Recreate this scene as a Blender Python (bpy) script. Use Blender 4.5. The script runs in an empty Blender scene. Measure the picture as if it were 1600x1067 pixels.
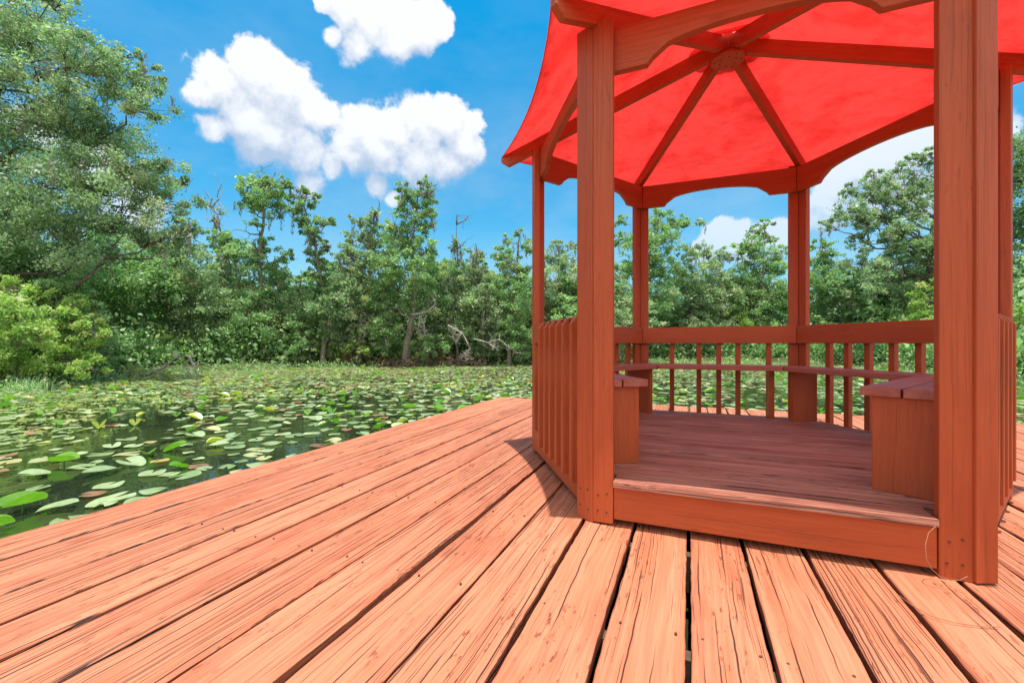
import bpy, math, random
import numpy as np
from mathutils import Vector, Matrix
random.seed(7); RNG = np.random.default_rng(11)
R = math.radians
sc = bpy.context.scene
COL = sc.collection

# ------------------------------------------------------------ camera
EYE = 0.8; FPX = 679.0; YAW = R(22.2)
cam_d = bpy.data.cameras.new('camera'); cam = bpy.data.objects.new('camera', cam_d); COL.objects.link(cam)
cam_d.sensor_width = 36; cam_d.lens = FPX/1600*36; cam_d.shift_y = 2.5/1600
cam_d.clip_start = 0.03; cam_d.clip_end = 3000
cam.location = (0, 0, EYE); cam.rotation_euler = (R(90), 0, YAW)
sc.camera = cam
FW = np.array([-math.sin(YAW), math.cos(YAW), 0.0]); RT = np.array([math.cos(YAW), math.sin(YAW), 0.0]); UP = np.array([0, 0, 1.0])
def pw(px, py, Z):            # the place seen at a photo pixel, Z metres away
    return np.array([0, 0, EYE]) + Z*(FW + (px-800)/FPX*RT + (536-py)/FPX*UP)
def gw(px, Z, z=0.0):
    p = Z*(FW + (px-800)/FPX*RT); return np.array([p[0], p[1], z])

# ------------------------------------------------------------ light
SUN = Vector((0.075, -0.215, 2.22)).normalized()
sun_d = bpy.data.lights.new('sun', 'SUN'); sun_d.energy = 3.9; sun_d.angle = R(0.53); sun_d.color = (1.0, 0.955, 0.89)
sun = bpy.data.objects.new('sun', sun_d); COL.objects.link(sun)
sun.rotation_euler = SUN.to_track_quat('Z', 'Y').to_euler()
sc.view_settings.view_transform = 'Standard'; sc.view_settings.look = 'None'; sc.view_settings.gamma = 1
sc.view_settings.exposure = 0.8

# node helpers
class NT:
    def __init__(s, tree): s.t = tree; s.n = tree.nodes; s.l = tree.links
    def new(s, typ, ins=None, **kw):
        n = s.n.new(typ)
        for k, v in kw.items(): setattr(n, k, v)
        if ins:
            for k, v in ins.items():
                if hasattr(v, 'is_output') or isinstance(v, bpy.types.NodeSocket): s.l.new(v, n.inputs[k])
                else: n.inputs[k].default_value = v
        return n
    def math(s, op, a, b=None, c=None, clamp=False):
        ins = {0: a}
        if b is not None: ins[1] = b
        if c is not None: ins[2] = c
        return s.new('ShaderNodeMath', ins, operation=op, use_clamp=clamp).outputs[0]
    def vmath(s, op, a, b=None):
        ins = {0: a}
        if b is not None: ins[1] = b
        n = s.new('ShaderNodeVectorMath', ins, operation=op)
        return n.outputs['Value'] if op in ('DISTANCE', 'DOT_PRODUCT', 'LENGTH') else n.outputs[0]
    def noise(s, vec, scale=1.0, detail=2.0, rough=0.5, lac=2.0, dist=0.0):
        return s.new('ShaderNodeTexNoise', {'Vector': vec, 'Scale': scale, 'Detail': detail, 'Roughness': rough, 'Lacunarity': lac, 'Distortion': dist}).outputs['Fac']
    def rng(s, v, a, b, c=0.0, d=1.0, smooth=False):
        n = s.new('ShaderNodeMapRange', {'Value': v, 'From Min': a, 'From Max': b, 'To Min': c, 'To Max': d})
        if smooth: n.interpolation_type = 'SMOOTHSTEP'
        return n.outputs[0]
    def mix(s, f, a, b, bt='MIX'):
        n = s.n.new('ShaderNodeMix'); n.data_type = 'RGBA'; n.blend_type = bt
        for i, v in ((0, f), (6, a), (7, b)):
            if isinstance(v, bpy.types.NodeSocket): s.l.new(v, n.inputs[i])
            else: n.inputs[i].default_value = v if i == 0 else ((*v, 1.0) if len(v) == 3 else v)
        return n.outputs[2]
    def scalev(s, vec, v3): return s.vmath('MULTIPLY', vec, v3)

# ------------------------------------------------------------ world: Nishita sky with cumulus clouds at infinity
world = bpy.data.worlds.new('World'); sc.world = world; world.use_nodes = True
wt = NT(world.node_tree); wt.n.clear()
sky = wt.new('ShaderNodeTexSky', sky_type='NISHITA', sun_disc=False)
sky.sun_elevation = math.asin(SUN.z); sky.sun_rotation = math.atan2(SUN.x, SUN.y)
sky.air_density = 1.0; sky.dust_density = 0.6; sky.ozone_density = 2.5
dirv = wt.vmath('NORMALIZE', wt.new('ShaderNodeTexCoord').outputs['Generated'])
def cdir(px, py):
    v = FW + (px-800)/FPX*RT + (536-py)/FPX*UP; L = np.linalg.norm(v); return tuple(v/L), L
sep = wt.new('ShaderNodeSeparateXYZ', {0: dirv})
ez = sep.outputs[2]
hz = wt.rng(ez, 0.0, 0.62, 1.0, 0.0)                       # 1 at the horizon
tint = wt.mix(hz, (0.05, 1.34, 1.62), (0.62, 1.12, 1.14))
skycol = wt.mix(1.0, sky.outputs[0], tint, 'MULTIPLY')
skycol = wt.mix(wt.rng(ez, 0.0, 0.26, 0.55, 0.0), skycol, (4.6, 6.0, 7.2))
PUFFS = [  # px, py, radius px
 (395,112,46),(345,128,44),(320,150,32),(440,140,50),(480,172,44),(505,178,26),(385,190,60),(335,200,34),(430,215,60),(475,235,52),(520,258,26),(400,235,40),
 (540,222,36),(552,246,32),(575,225,40),(565,205,42),(612,200,40),(655,198,46),(700,190,44),(722,215,36),(600,240,38),(655,245,46),(700,255,36),(735,190,20),(725,232,34),
 (540,12,44),(580,40,52),(615,60,44),(655,45,38),(560,75,36),(505,5,24),(690,42,22),(520,55,20),
 (1130,372,34),(1105,388,28),(1160,392,30),(1215,372,32),
 (1310,290,40),(1345,262,45),(1400,245,55),(1440,225,55),(1300,330,40),(1350,330,50),(1420,300,60),
 (170,270,45),(200,330,55),(140,230,32),(480,290,30),(590,290,20),(615,310,14),
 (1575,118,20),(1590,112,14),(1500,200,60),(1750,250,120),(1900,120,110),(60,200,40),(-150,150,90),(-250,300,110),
]
acc = None; low = None; dlow = wt.vmath('ADD', dirv, (0.0, 0.0, 0.055))
for i, (px, py, r) in enumerate(PUFFS):
    c, L = cdir(px, py)
    rr = r/FPX/L**1.4*1.03
    d = wt.vmath('DISTANCE', dirv, c)
    v = wt.math('MULTIPLY_ADD', d, -1.0/rr, 1.15)
    soft = {0: 1.0}
    if acc is None: acc = v
    else:
        n = wt.new('ShaderNodeMath', {0: acc, 1: v, 2: 0.25}, operation='SMOOTH_MAX'); acc = n.outputs[0]
    v2 = wt.math('MULTIPLY_ADD', wt.vmath('DISTANCE', dlow, c), -1.0/rr, 1.15)
    low = v2 if low is None else wt.new('ShaderNodeMath', {0: low, 1: v2, 2: 0.3}, operation='SMOOTH_MAX').outputs[0]
tops = wt.math('SUBTRACT', acc, low)          # > 0 near the tops of the clouds, < 0 at their undersides
behind = wt.rng(wt.vmath('DOT_PRODUCT', dirv, tuple(-FW)), -0.15, 0.35, -1.5, 0.75)     # unseen bright cloud behind the viewer, added as neutral fill light
over = wt.rng(ez, 0.74, 0.90, -1.5, 0.55)  # unseen cloud overhead, also added for fill
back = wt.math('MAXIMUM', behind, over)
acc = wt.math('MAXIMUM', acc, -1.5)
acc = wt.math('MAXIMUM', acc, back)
n1 = wt.noise(dirv, 13.0, 9, 0.58, 2.1, 0.0)
n1b = wt.noise(wt.vmath('ADD', dirv, (0.0, 0.0, 0.022)), 13.0, 9, 0.58, 2.1, 0.0)
dens = wt.math('ADD', acc, wt.math('MULTIPLY', wt.math('SUBTRACT', n1, 0.5), 2.5))
alpha = wt.rng(dens, 0.0, wt.rng(tops, -0.3, 0.5, 0.75, 0.30), smooth=True)
wisp = wt.noise(wt.scalev(dirv, (1, 1, 2.2)), 2.6, 6, 0.6)
wispa = wt.math('MULTIPLY', wt.rng(wisp, 0.42, 0.75, 0.0, 0.75), wt.rng(ez, 0.02, 0.75, 1.0, 0.05))
relief = wt.math('SUBTRACT', n1, n1b)
lit = wt.rng(wt.math('ADD', wt.math('MULTIPLY', relief, 3.4), wt.math('MULTIPLY', tops, 1.15)), -0.36, 0.72)
ccol = wt.mix(lit, (3.7, 4.5, 5.8), (7.0, 7.2, 7.5))
c1 = wt.mix(wispa, skycol, (3.4, 4.9, 6.4))
ccol = wt.mix(wt.rng(back, -0.2, 0.5), ccol, (10.5, 10.3, 10.0))  # added fill clouds made brighter than the visible ones
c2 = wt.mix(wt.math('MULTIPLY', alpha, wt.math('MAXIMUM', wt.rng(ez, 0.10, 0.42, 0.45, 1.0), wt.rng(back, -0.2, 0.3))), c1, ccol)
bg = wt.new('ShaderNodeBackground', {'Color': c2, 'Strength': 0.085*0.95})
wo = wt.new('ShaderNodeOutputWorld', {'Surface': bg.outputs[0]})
world.cycles.sampling_method = 'MANUAL'; world.cycles.sample_map_resolution = 512

# ------------------------------------------------------------ materials
def newmat(name):
    m = bpy.data.materials.new(name); m.use_nodes = True
    t = NT(m.node_tree); t.n.clear(); return m, t
def finish(t, col, rough=0.6, bump=None, bstr=0.5, bdist=0.01, spec=0.4, extra=None):
    ins = {'Base Color': col, 'Roughness': rough, 'Specular IOR Level': spec}
    if bump is not None:
        ins['Normal'] = t.new('ShaderNodeBump', {'Height': bump, 'Strength': bstr, 'Distance': bdist}).outputs[0]
    p = t.new('ShaderNodeBsdfPrincipled', ins)
    t.new('ShaderNodeOutputMaterial', {'Surface': p.outputs[0]})
    return p
def wood(name, base, dark, pale, crack=1.0, wear=0.5, rough=0.62, bd=0.006, crackcol=(0.035, 0.016, 0.012), chips=0.5):
    """painted wood; the mesh carries 'gr' = (across, along, through) in metres plus an offset for each board"""
    m, t = newmat(name)
    g = t.new('ShaderNodeAttribute', attribute_name='gr').outputs['Vector']
    w = t.noise(t.scalev(g, (2.2, 1.3, 2.2)), 1.0, 3, 0.55)
    wx = t.math('MULTIPLY', t.math('SUBTRACT', w, 0.5), 0.07)
    gv = t.vmath('ADD', g, t.new('ShaderNodeCombineXYZ', {0: wx}).outputs[0])
    grain = t.noise(t.scalev(gv, (95, 2.4, 95)), 1.0, 4, 0.6)
    broad = t.noise(t.scalev(gv, (17, 0.8, 17)), 1.0, 3, 0.55)
    patch = t.noise(t.scalev(g, (6, 2.0, 6)), 1.0, 3, 0.6)
    gx = t.new('ShaderNodeSeparateXYZ', {0: g}); X, Y, Zc = gx.outputs
    wa = t.noise(t.scalev(g, (3.0, 0.75, 3.0)), 1.0, 2, 0.5); wb = t.noise(t.scalev(g, (9.0, 9.0, 9.0)), 1.0, 2, 0.6)
    u0 = t.math('ADD', t.math('ADD', X, t.math('MULTIPLY', Zc, 0.7)), t.math('ADD', t.math('MULTIPLY', t.math('SUBTRACT', wa, 0.5), 0.06), t.math('MULTIPLY', t.math('SUBTRACT', wb, 0.5), 0.008)))
    def line(N, width, thr, ysc, seed, amt=None):
        p = t.math('MULTIPLY_ADD', u0, N, seed)
        fid = t.math('FLOOR', p)
        r = t.new('ShaderNodeTexWhiteNoise', {'W': fid}, noise_dimensions='1D').outputs['Value']
        pos = t.math('SUBTRACT', t.math('FRACT', p), t.math('MULTIPLY_ADD', r, 0.6, 0.2))
        dist = t.math('DIVIDE', t.math('ABSOLUTE', pos), N)
        mk = t.noise(t.new('ShaderNodeCombineXYZ', {0: t.math('MULTIPLY', fid, 13.7), 1: t.math('MULTIPLY', Y, ysc), 2: seed}).outputs[0], 1.0, 1.5, 0.5)
        if amt is not None: mk = t.math('ADD', mk, amt)
        tp = t.rng(mk, thr, thr+0.10)
        w_ = t.math('MULTIPLY_ADD', tp, width, 0.00005)
        return t.math('MULTIPLY', t.math('SUBTRACT', 1.25, t.math('DIVIDE', dist, w_), clamp=True), tp, clamp=True)
    am = t.math('MULTIPLY', t.math('SUBTRACT', t.noise(t.scalev(g, (2.5, 0.5, 2.5)), 1.0, 1), 0.5), 0.9)
    l1 = line(15.0, 0.0020, 0.47, 1.4, 3.0)
    l2 = line(42.0, 0.0014, 0.465, 2.0, 7.0, am)
    l3 = line(95.0, 0.0010, 0.465, 3.0, 19.0, am)
    cr = t.math('MAXIMUM', l1, t.math('MAXIMUM', t.math('MULTIPLY', l2, 0.9), t.math('MULTIPLY', l3, 0.6)))
    chip = t.noise(t.scalev(g, (70, 14, 70)), 1.0, 3, 0.65)
    chipm = t.math('MULTIPLY', t.rng(chip, 0.60, 0.66), t.rng(t.noise(t.scalev(g, (7, 1.6, 7)), 1.0, 2), 0.45, 0.6))
    cr = t.math('MULTIPLY', cr, crack, clamp=True)
    # knots
    vor = t.new('ShaderNodeTexVoronoi', {'Vector': t.scalev(g, (5.0, 1.9, 5.0)), 'Scale': 1.0, 'Randomness': 1.0})
    kn = t.rng(vor.outputs['Distance'], 0.04, 0.12, 1.0, 0.0)
    col = t.mix(t.rng(broad, 0.32, 0.68), base, pale)
    col = t.mix(t.math('MULTIPLY', t.rng(grain, 0.35, 0.62, 1.0, 0.0), 0.45), col, dark)
    col = t.mix(t.math('MULTIPLY', t.rng(patch, 0.5, 0.72), wear), col, dark)
    col = t.mix(t.math('MULTIPLY', kn, 0.75), col, dark)
    col = t.mix(t.math('MULTIPLY', chipm, chips), col, tuple(x*0.62 for x in dark))
    col = t.mix(cr, col, crackcol)
    h = t.math('ADD', t.math('MULTIPLY', grain, 0.30), t.math('MULTIPLY', broad, 0.35))
    h = t.math('SUBTRACT', h, t.math('ADD', t.math('MULTIPLY', cr, 0.9), t.math('MULTIPLY', chipm, 0.35*chips)))
    finish(t, col, rough, h, 0.8, bd, 0.35)
    return m
M = {}
M['deck'] = wood('sun faded deck paint', (0.47, 0.155, 0.074), (0.30, 0.074, 0.033), (0.54, 0.212, 0.115), 1.0, 0.6, 0.62, 0.009, chips=0.9)
M['floor'] = wood('gazebo floor paint', (0.40, 0.135, 0.080), (0.23, 0.068, 0.042), (0.48, 0.24, 0.17), 1.0, 0.8, 0.7, 0.006, chips=0.9)
M['post'] = wood('red brown wood paint', (0.40, 0.078, 0.022), (0.31, 0.054, 0.015), (0.43, 0.090, 0.027), 0.35, 0.55, 0.5, 0.003, (0.13, 0.03, 0.012), chips=0.35)
M['seat'] = wood('worn bench paint', (0.36, 0.10, 0.065), (0.24, 0.055, 0.035), (0.44, 0.16, 0.115), 0.3, 0.6, 0.5, 0.002)
M['joist'] = wood('bare joist wood', (0.10, 0.06, 0.04), (0.05, 0.03, 0.02), (0.14, 0.09, 0.06), 0.3, 0.5, 0.8, 0.003)

m, t = newmat('red canopy fabric')
co = t.new('ShaderNodeTexCoord').outputs['Object']
st = t.noise(t.scalev(co, (3, 3, 9)), 1.0, 5, 0.6)
st2 = t.noise(co, 14.0, 4, 0.65)
col = t.mix(t.rng(st, 0.48, 0.70), (0.92, 0.225, 0.21), (0.80, 0.145, 0.138))
col = t.mix(t.rng(st2, 0.55, 0.8, 0.0, 0.35), col, (0.70, 0.06, 0.055))
bmp = t.new('ShaderNodeBump', {'Height': t.noise(t.scalev(co, (3, 3, 10)), 1.0, 3), 'Strength': 1.0, 'Distance': 0.08}).outputs[0]
d = t.new('ShaderNodeBsdfDiffuse', {'Color': col, 'Normal': bmp}); tr = t.new('ShaderNodeBsdfTranslucent', {'Color': col, 'Normal': bmp})
mx = t.new('ShaderNodeMixShader', {0: 0.62, 1: d.outputs[0], 2: tr.outputs[0]})
t.new('ShaderNodeOutputMaterial', {'Surface': mx.outputs[0]}); M['fabric'] = m

def leafmat(name, lo, hi, alt, trans=0.46):
    m, t = newmat(name)
    v = t.new('ShaderNodeAttribute', attribute_name='tint').outputs['Color']
    s = t.new('ShaderNodeSeparateColor', {0: v})
    c = t.mix(s.outputs[0], lo, hi)
    c = t.mix(s.outputs[1], c, alt)
    d = t.new('ShaderNodeBsdfPrincipled', {'Base Color': c, 'Roughness': 0.48, 'Specular IOR Level': 0.45})
    c2 = t.mix(1.0, c, (0.98, 1.26, 0.72), 'MULTIPLY')
    tr = t.new('ShaderNodeBsdfTranslucent', {'Color': c2})
    mx = t.new('ShaderNodeMixShader', {0: trans, 1: d.outputs[0], 2: tr.outputs[0]})
    t.new('ShaderNodeOutputMaterial', {'Surface': mx.outputs[0]}); M[name] = m
leafmat('oak leaf', (0.15, 0.24, 0.125), (0.43, 0.56, 0.34), (0.50, 0.49, 0.33))
leafmat('fresh leaf', (0.15, 0.28, 0.115), (0.42, 0.61, 0.29), (0.54, 0.55, 0.28))
leafmat('lime leaf', (0.22, 0.36, 0.085), (0.54, 0.68, 0.21), (0.66, 0.62, 0.26))
leafmat('dark leaf', (0.12, 0.22, 0.10), (0.34, 0.50, 0.25), (0.42, 0.45, 0.26))
leafmat('olive leaf', (0.18, 0.28, 0.145), (0.46, 0.58, 0.35), (0.52, 0.50, 0.35))
leafmat('dry leaf', (0.16, 0.085, 0.05), (0.34, 0.21, 0.13), (0.20, 0.19, 0.08))
leafmat('moss', (0.20, 0.20, 0.16), (0.36, 0.36, 0.30), (0.30, 0.27, 0.22), 0.2)

for nm, lo, hi, alt, tr_ in (('pad green', (0.18, 0.28, 0.11), (0.42, 0.52, 0.28), (0.50, 0.48, 0.22), 0.2), ('pad leaf up', (0.09, 0.25, 0.02), (0.19, 0.40, 0.035), (0.42, 0.42, 0.05), 0.4), ('pad brown', (0.18, 0.09, 0.05), (0.36, 0.20, 0.11), (0.44, 0.34, 0.11), 0.15)):
    m, t = newmat(nm)
    sp = t.new('ShaderNodeSeparateColor', {0: t.new('ShaderNodeAttribute', attribute_name='tint').outputs['Color']})
    geo = t.new('ShaderNodeNewGeometry').outputs['Position']
    n1_ = t.noise(geo, 18.0, 4, 0.65); n2_ = t.noise(geo, 70.0, 3, 0.6)
    c = t.mix(t.math('ADD', sp.outputs[0], t.math('MULTIPLY', t.math('SUBTRACT', n1_, 0.5), 1.1), clamp=True), lo, hi)
    c = t.mix(sp.outputs[1], c, alt)
    c = t.mix(t.rng(n2_, 0.60, 0.72, 0.0, 0.7), c, (0.26, 0.20, 0.07))
    d = t.new('ShaderNodeBsdfPrincipled', {'Base Color': c, 'Roughness': 0.30, 'Specular IOR Level': 0.8, 'Normal': t.new('ShaderNodeBump', {'Height': n1_, 'Strength': 0.5, 'Distance': 0.01}).outputs[0]})
    tr = t.new('ShaderNodeBsdfTranslucent', {'Color': t.mix(1.0, c, (1.1, 1.3, 0.6), 'MULTIPLY')})
    mx = t.new('ShaderNodeMixShader', {0: tr_, 1: d.outputs[0], 2: tr.outputs[0]})
    t.new('ShaderNodeOutputMaterial', {'Surface': mx.outputs[0]}); M[nm] = m

def bark(name, a, b):
    m, t = newmat(name)
    co = t.new('ShaderNodeTexCoord').outputs['Object']
    n = t.noise(t.scalev(co, (14, 14, 3)), 1.0, 5, 0.65)
    finish(t, t.mix(t.rng(n, 0.3, 0.7), a, b), 0.9, n, 0.9, 0.03, 0.2); M[name] = m
bark('bark', (0.10, 0.085, 0.065), (0.32, 0.28, 0.23))
bark('dead wood', (0.22, 0.20, 0.17), (0.50, 0.47, 0.41))
bark('dark twig', (0.07, 0.052, 0.045), (0.18, 0.14, 0.12))

m, t = newmat('ground soil')
co = t.new('ShaderNodeTexCoord').outputs['Object']
n = t.noise(co, 1.3, 6, 0.65); n2 = t.noise(co, 12.0, 4, 0.6)
c = t.mix(t.rng(n, 0.35, 0.65), (0.045, 0.06, 0.022), (0.10, 0.13, 0.045))
c = t.mix(t.rng(n2, 0.5, 0.7), c, (0.12, 0.08, 0.05))
finish(t, c, 0.95, n2, 0.8, 0.08, 0.1); M['ground'] = m

m, t = newmat('pond water')
co = t.new('ShaderNodeTexCoord').outputs['Object']
n = t.noise(co, 2.2, 3, 0.5); n2 = t.noise(co, 9.0, 2, 0.5); mm = t.noise(co, 0.5, 3, 0.6)
h = t.math('ADD', t.math('MULTIPLY', n, 1.0), t.math('MULTIPLY', n2, 0.12))
bmp = t.new('ShaderNodeBump', {'Height': h, 'Strength': 0.20, 'Distance': 0.02}).outputs[0]
c = t.mix(t.rng(mm, 0.4, 0.65), (0.012, 0.018, 0.010), (0.035, 0.05, 0.018))
p = t.new('ShaderNodeBsdfPrincipled', {'Base Color': c, 'Roughness': 0.02, 'IOR': 1.5, 'Normal': bmp, 'Specular IOR Level': 0.85})
t.new('ShaderNodeOutputMaterial', {'Surface': p.outputs[0]}); M['water'] = m

def plain(name, c, rough=0.6, metal=0.0):
    m, t = newmat(name)
    co = t.new('ShaderNodeTexCoord').outputs['Object']
    cc = t.mix(t.noise(co, 40, 3), c, tuple(x*0.65 for x in c))
    t_ = t.new('ShaderNodeBsdfPrincipled', {'Base Color': cc, 'Roughness': rough, 'Metallic': metal})
    t.new('ShaderNodeOutputMaterial', {'Surface': t_.outputs[0]}); M[name] = m
plain('nail', (0.15, 0.045, 0.028), 0.6, 0.3)
plain('string', (0.36, 0.17, 0.08), 0.8)
plain('concrete', (0.25, 0.24, 0.22), 0.9)

# ------------------------------------------------------------ object helpers
def tag(o, label=None, cat=None, group=None, kind=None):
    if label: o['label'] = label
    if cat: o['category'] = cat
    if group: o['group'] = group
    if kind: o['kind'] = kind
    return o
def empty(name, loc, label, cat, group=None):
    o = bpy.data.objects.new(name, None); COL.objects.link(o); o.location = tuple(loc); o.empty_display_size = 0.1
    return tag(o, label, cat, group)
def setparent(o, parent):
    o.parent = parent
    l = Vector((0, 0, 0)); p = parent
    while p is not None: l = l + Vector(p.location); p = p.parent     # roots are never rotated before this
    o.location = -l if o.location.length == 0 else Vector(o.location) - l
class MB:
    """collects world-space geometry; build() links it as ONE mesh object"""
    def __init__(s): s.v = []; s.f = []; s.g = []; s.fm = []
    def add(s, verts, faces, gr=None):
        b = len(s.v); s.v += [tuple(map(float, v)) for v in verts]
        s.g += [tuple(map(float, q)) for q in (gr if gr is not None else verts)]
        s.f += [tuple(b+i for i in f) for f in faces]
    def box(s, o, L, W, T):
        """corner o, edge vectors L (along the grain), W (across), T (through)"""
        o, L, W, T = map(lambda a: np.array(a, float), (o, L, W, T))
        l, w, t_ = (np.linalg.norm(a) for a in (L, W, T)); off = RNG.uniform(0, 40, 3)
        vs, gs = [], []
        for a in (0, 1):
            for b in (0, 1):
                for c in (0, 1):
                    vs.append(o+a*L+b*W+c*T); gs.append(off+np.array([b*w, a*l, c*t_]))
        F = [(0, 1, 3, 2), (4, 6, 7, 5), (0, 4, 5, 1), (2, 3, 7, 6), (0, 2, 6, 4), (1, 5, 7, 3)]
        if np.dot(np.cross(L, W), T) < 0: F = [tuple(reversed(f)) for f in F]
        s.add(vs, F, gs); return s
    def prism(s, poly, ext, along=0):
        """poly: 3-D outline, ext: extrusion vector; grain runs in direction 'along' (a vector)"""
        P = [np.array(p, float) for p in poly]; ext = np.array(ext, float); n = len(P)
        A = np.array(along, float); A /= np.linalg.norm(A)
        E = ext/np.linalg.norm(ext)
        if abs(np.dot(A, E)) > 0.9:
            U = P[1]-P[0]; U /= np.linalg.norm(U); V = np.cross(A, U)
        else: V = E; U = np.cross(A, V)
        off = RNG.uniform(0, 40, 3)
        vs = P+[p+ext for p in P]
        gs = [off+np.array([np.dot(p-P[0], U), np.dot(p-P[0], A), np.dot(p-P[0], V)]) for p in vs]
        nrm = np.zeros(3)
        for i in range(n): nrm += np.cross(P[i], P[(i+1) % n])
        F = [tuple(range(n-1, -1, -1)), tuple(range(n, 2*n))]+[(i, (i+1) % n, n+(i+1) % n, n+i) for i in range(n)]
        if np.dot(nrm, ext) < 0: F = [tuple(reversed(f)) for f in F]
        s.add(vs, F, gs); return s
    def tube(s, pts, rad, n=7):
        pts = [np.array(p, float) for p in pts]; vs = []; up = np.array([0.31, 0.17, 0.93])
        for i, p in enumerate(pts):
            d = pts[min(i+1, len(pts)-1)]-pts[max(i-1, 0)]; d = d/(np.linalg.norm(d)+1e-9)
            a = np.cross(d, up); a /= np.linalg.norm(a)+1e-9; b = np.cross(d, a)
            r = rad[i]
            for k in range(n):
                th = 2*math.pi*k/n; vs.append(p+r*(math.cos(th)*a+math.sin(th)*b))
        F = []
        for i in range(len(pts)-1):
            for k in range(n): F.append((i*n+k, i*n+(k+1) % n, (i+1)*n+(k+1) % n, (i+1)*n+k))
        F.append(tuple(range(n-1, -1, -1))); F.append(tuple(range((len(pts)-1)*n, len(pts)*n)))
        s.add(vs, F); return s
    def build(s, name, mat, parent=None, bevel=0.0, smooth=False, origin=None):
        me = bpy.data.meshes.new(name)
        V = np.array(s.v, float)
        o0 = np.zeros(3) if origin is None else np.array(origin, float)
        me.from_pydata([tuple(v) for v in (V-o0)], [], s.f)
        a = me.attributes.new('gr', 'FLOAT_VECTOR', 'POINT'); a.data.foreach_set('vector', np.array(s.g, np.float32).ravel())
        me.materials.append(M[mat] if isinstance(mat, str) else mat)
        if smooth: me.polygons.foreach_set('use_smooth', [True]*len(me.polygons))
        me.update()
        o = bpy.data.objects.new(name, me); COL.objects.link(o); o.location = tuple(o0)
        if parent is not None: setparent(o, parent)
        if bevel:
            b = o.modifiers.new('b', 'BEVEL'); b.width = bevel; b.segments = 2; b.limit_method = 'ANGLE'; b.angle_limit = R(40)
        return o
def v3(p, z): return np.array([p[0], p[1], z])

# ------------------------------------------------------------ value noise for geometry
def vnoise(x, y, seed=0):
    x = np.asarray(x, float); y = np.asarray(y, float)
    xi = np.floor(x).astype(np.int64); yi = np.floor(y).astype(np.int64); xf = x-xi; yf = y-yi
    def h(a, b):
        n = (a*374761393+b*668265263+seed*1442695041) & 0x7fffffff
        n = ((n ^ (n >> 13))*1274126177) & 0x7fffffff
        return (n ^ (n >> 16))/0x7fffffff
    u = xf*xf*(3-2*xf); v = yf*yf*(3-2*yf)
    return (h(xi, yi)*(1-u)+h(xi+1, yi)*u)*(1-v)+(h(xi, yi+1)*(1-u)+h(xi+1, yi+1)*u)*v

# ------------------------------------------------------------ terrain and water
SH = [(-180, 9), (-150, 9.5), (-120, 11), (-90, 13), (-70, 14), (-49.7, 15.0), (-45.9, 16.6), (-41.5, 19.8), (-34.7, 20.8), (-27.3, 21.6), (-16.4, 21.3), (2.5, 22.2),
      (17.9, 26.5), (30, 29), (36.4, 27.6), (43.3, 23.2), (49.3, 16.6), (60, 14), (90, 12), (120, 10), (180, 9)]
def shore_r(deg):
    return np.interp(deg, [a for a, _ in SH], [b for _, b in SH])
WZ = -0.30
def sky_polar(deg, r):     # angle clockwise from the view axis
    a = np.radians(deg)
    c = np.cos(a)*r; s_ = np.sin(a)*r
    return c*FW[0]+s_*RT[0], c*FW[1]+s_*RT[1]
def grid_obj(name, rel, zs, mat, label_kind, jitter=0.0):
    degs = np.arange(-180, 180, 2.0); V = []; F = []
    nr = len(rel)
    for i, dg in enumerate(degs):
        Rr = shore_r(dg)+0.35*math.sin(dg*0.9)+0.25*math.sin(dg*2.3+1)
        for j in range(nr):
            r = Rr*rel[j] if rel[j] < 50 else rel[j]
            x, y = sky_polar(dg, r)
            z = zs[j]+(jitter*(float(vnoise(x*0.6, y*0.6))-0.5) if zs[j] > -0.28 and rel[j] < 50 else 0)
            V.append((x, y, z))
    n = len(degs)
    for i in range(n):
        k = (i+1) % n
        for j in range(nr-1): F.append((i*nr+j, k*nr+j, k*nr+j+1, i*nr+j+1))
    c = len(V); V.append((0, 0, zs[0]))
    for i in range(n): F.append((c, ((i+1) % n)*nr, i*nr))
    me = bpy.data.meshes.new(name); me.from_pydata(V, [], F); me.materials.append(M[mat])
    me.polygons.foreach_set('use_smooth', [True]*len(me.polygons)); me.update()
    import bmesh
    bm = bmesh.new(); bm.from_mesh(me); bmesh.ops.recalc_face_normals(bm, faces=bm.faces)
    if sum(f.normal.z for f in bm.faces) < 0: bmesh.ops.reverse_faces(bm, faces=bm.faces)
    bm.to_mesh(me); bm.free()
    o = bpy.data.objects.new(name, me); COL.objects.link(o); tag(o, kind='structure'); return o
grid_obj('ground', [0.5, 0.9, 0.985, 1.01, 1.04, 1.12, 1.4, 2.0, 3.0, 120, 2500], [-1.5, -0.9, -0.40, -0.26, -0.12, 0.02, 0.15, 0.3, 0.4, 0.4, 0.4], 'ground', 'structure', 0.22)
grid_obj('water', [0.25, 0.5, 0.75, 0.9, 1.03], [WZ]*5, 'water', 'structure')

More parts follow.
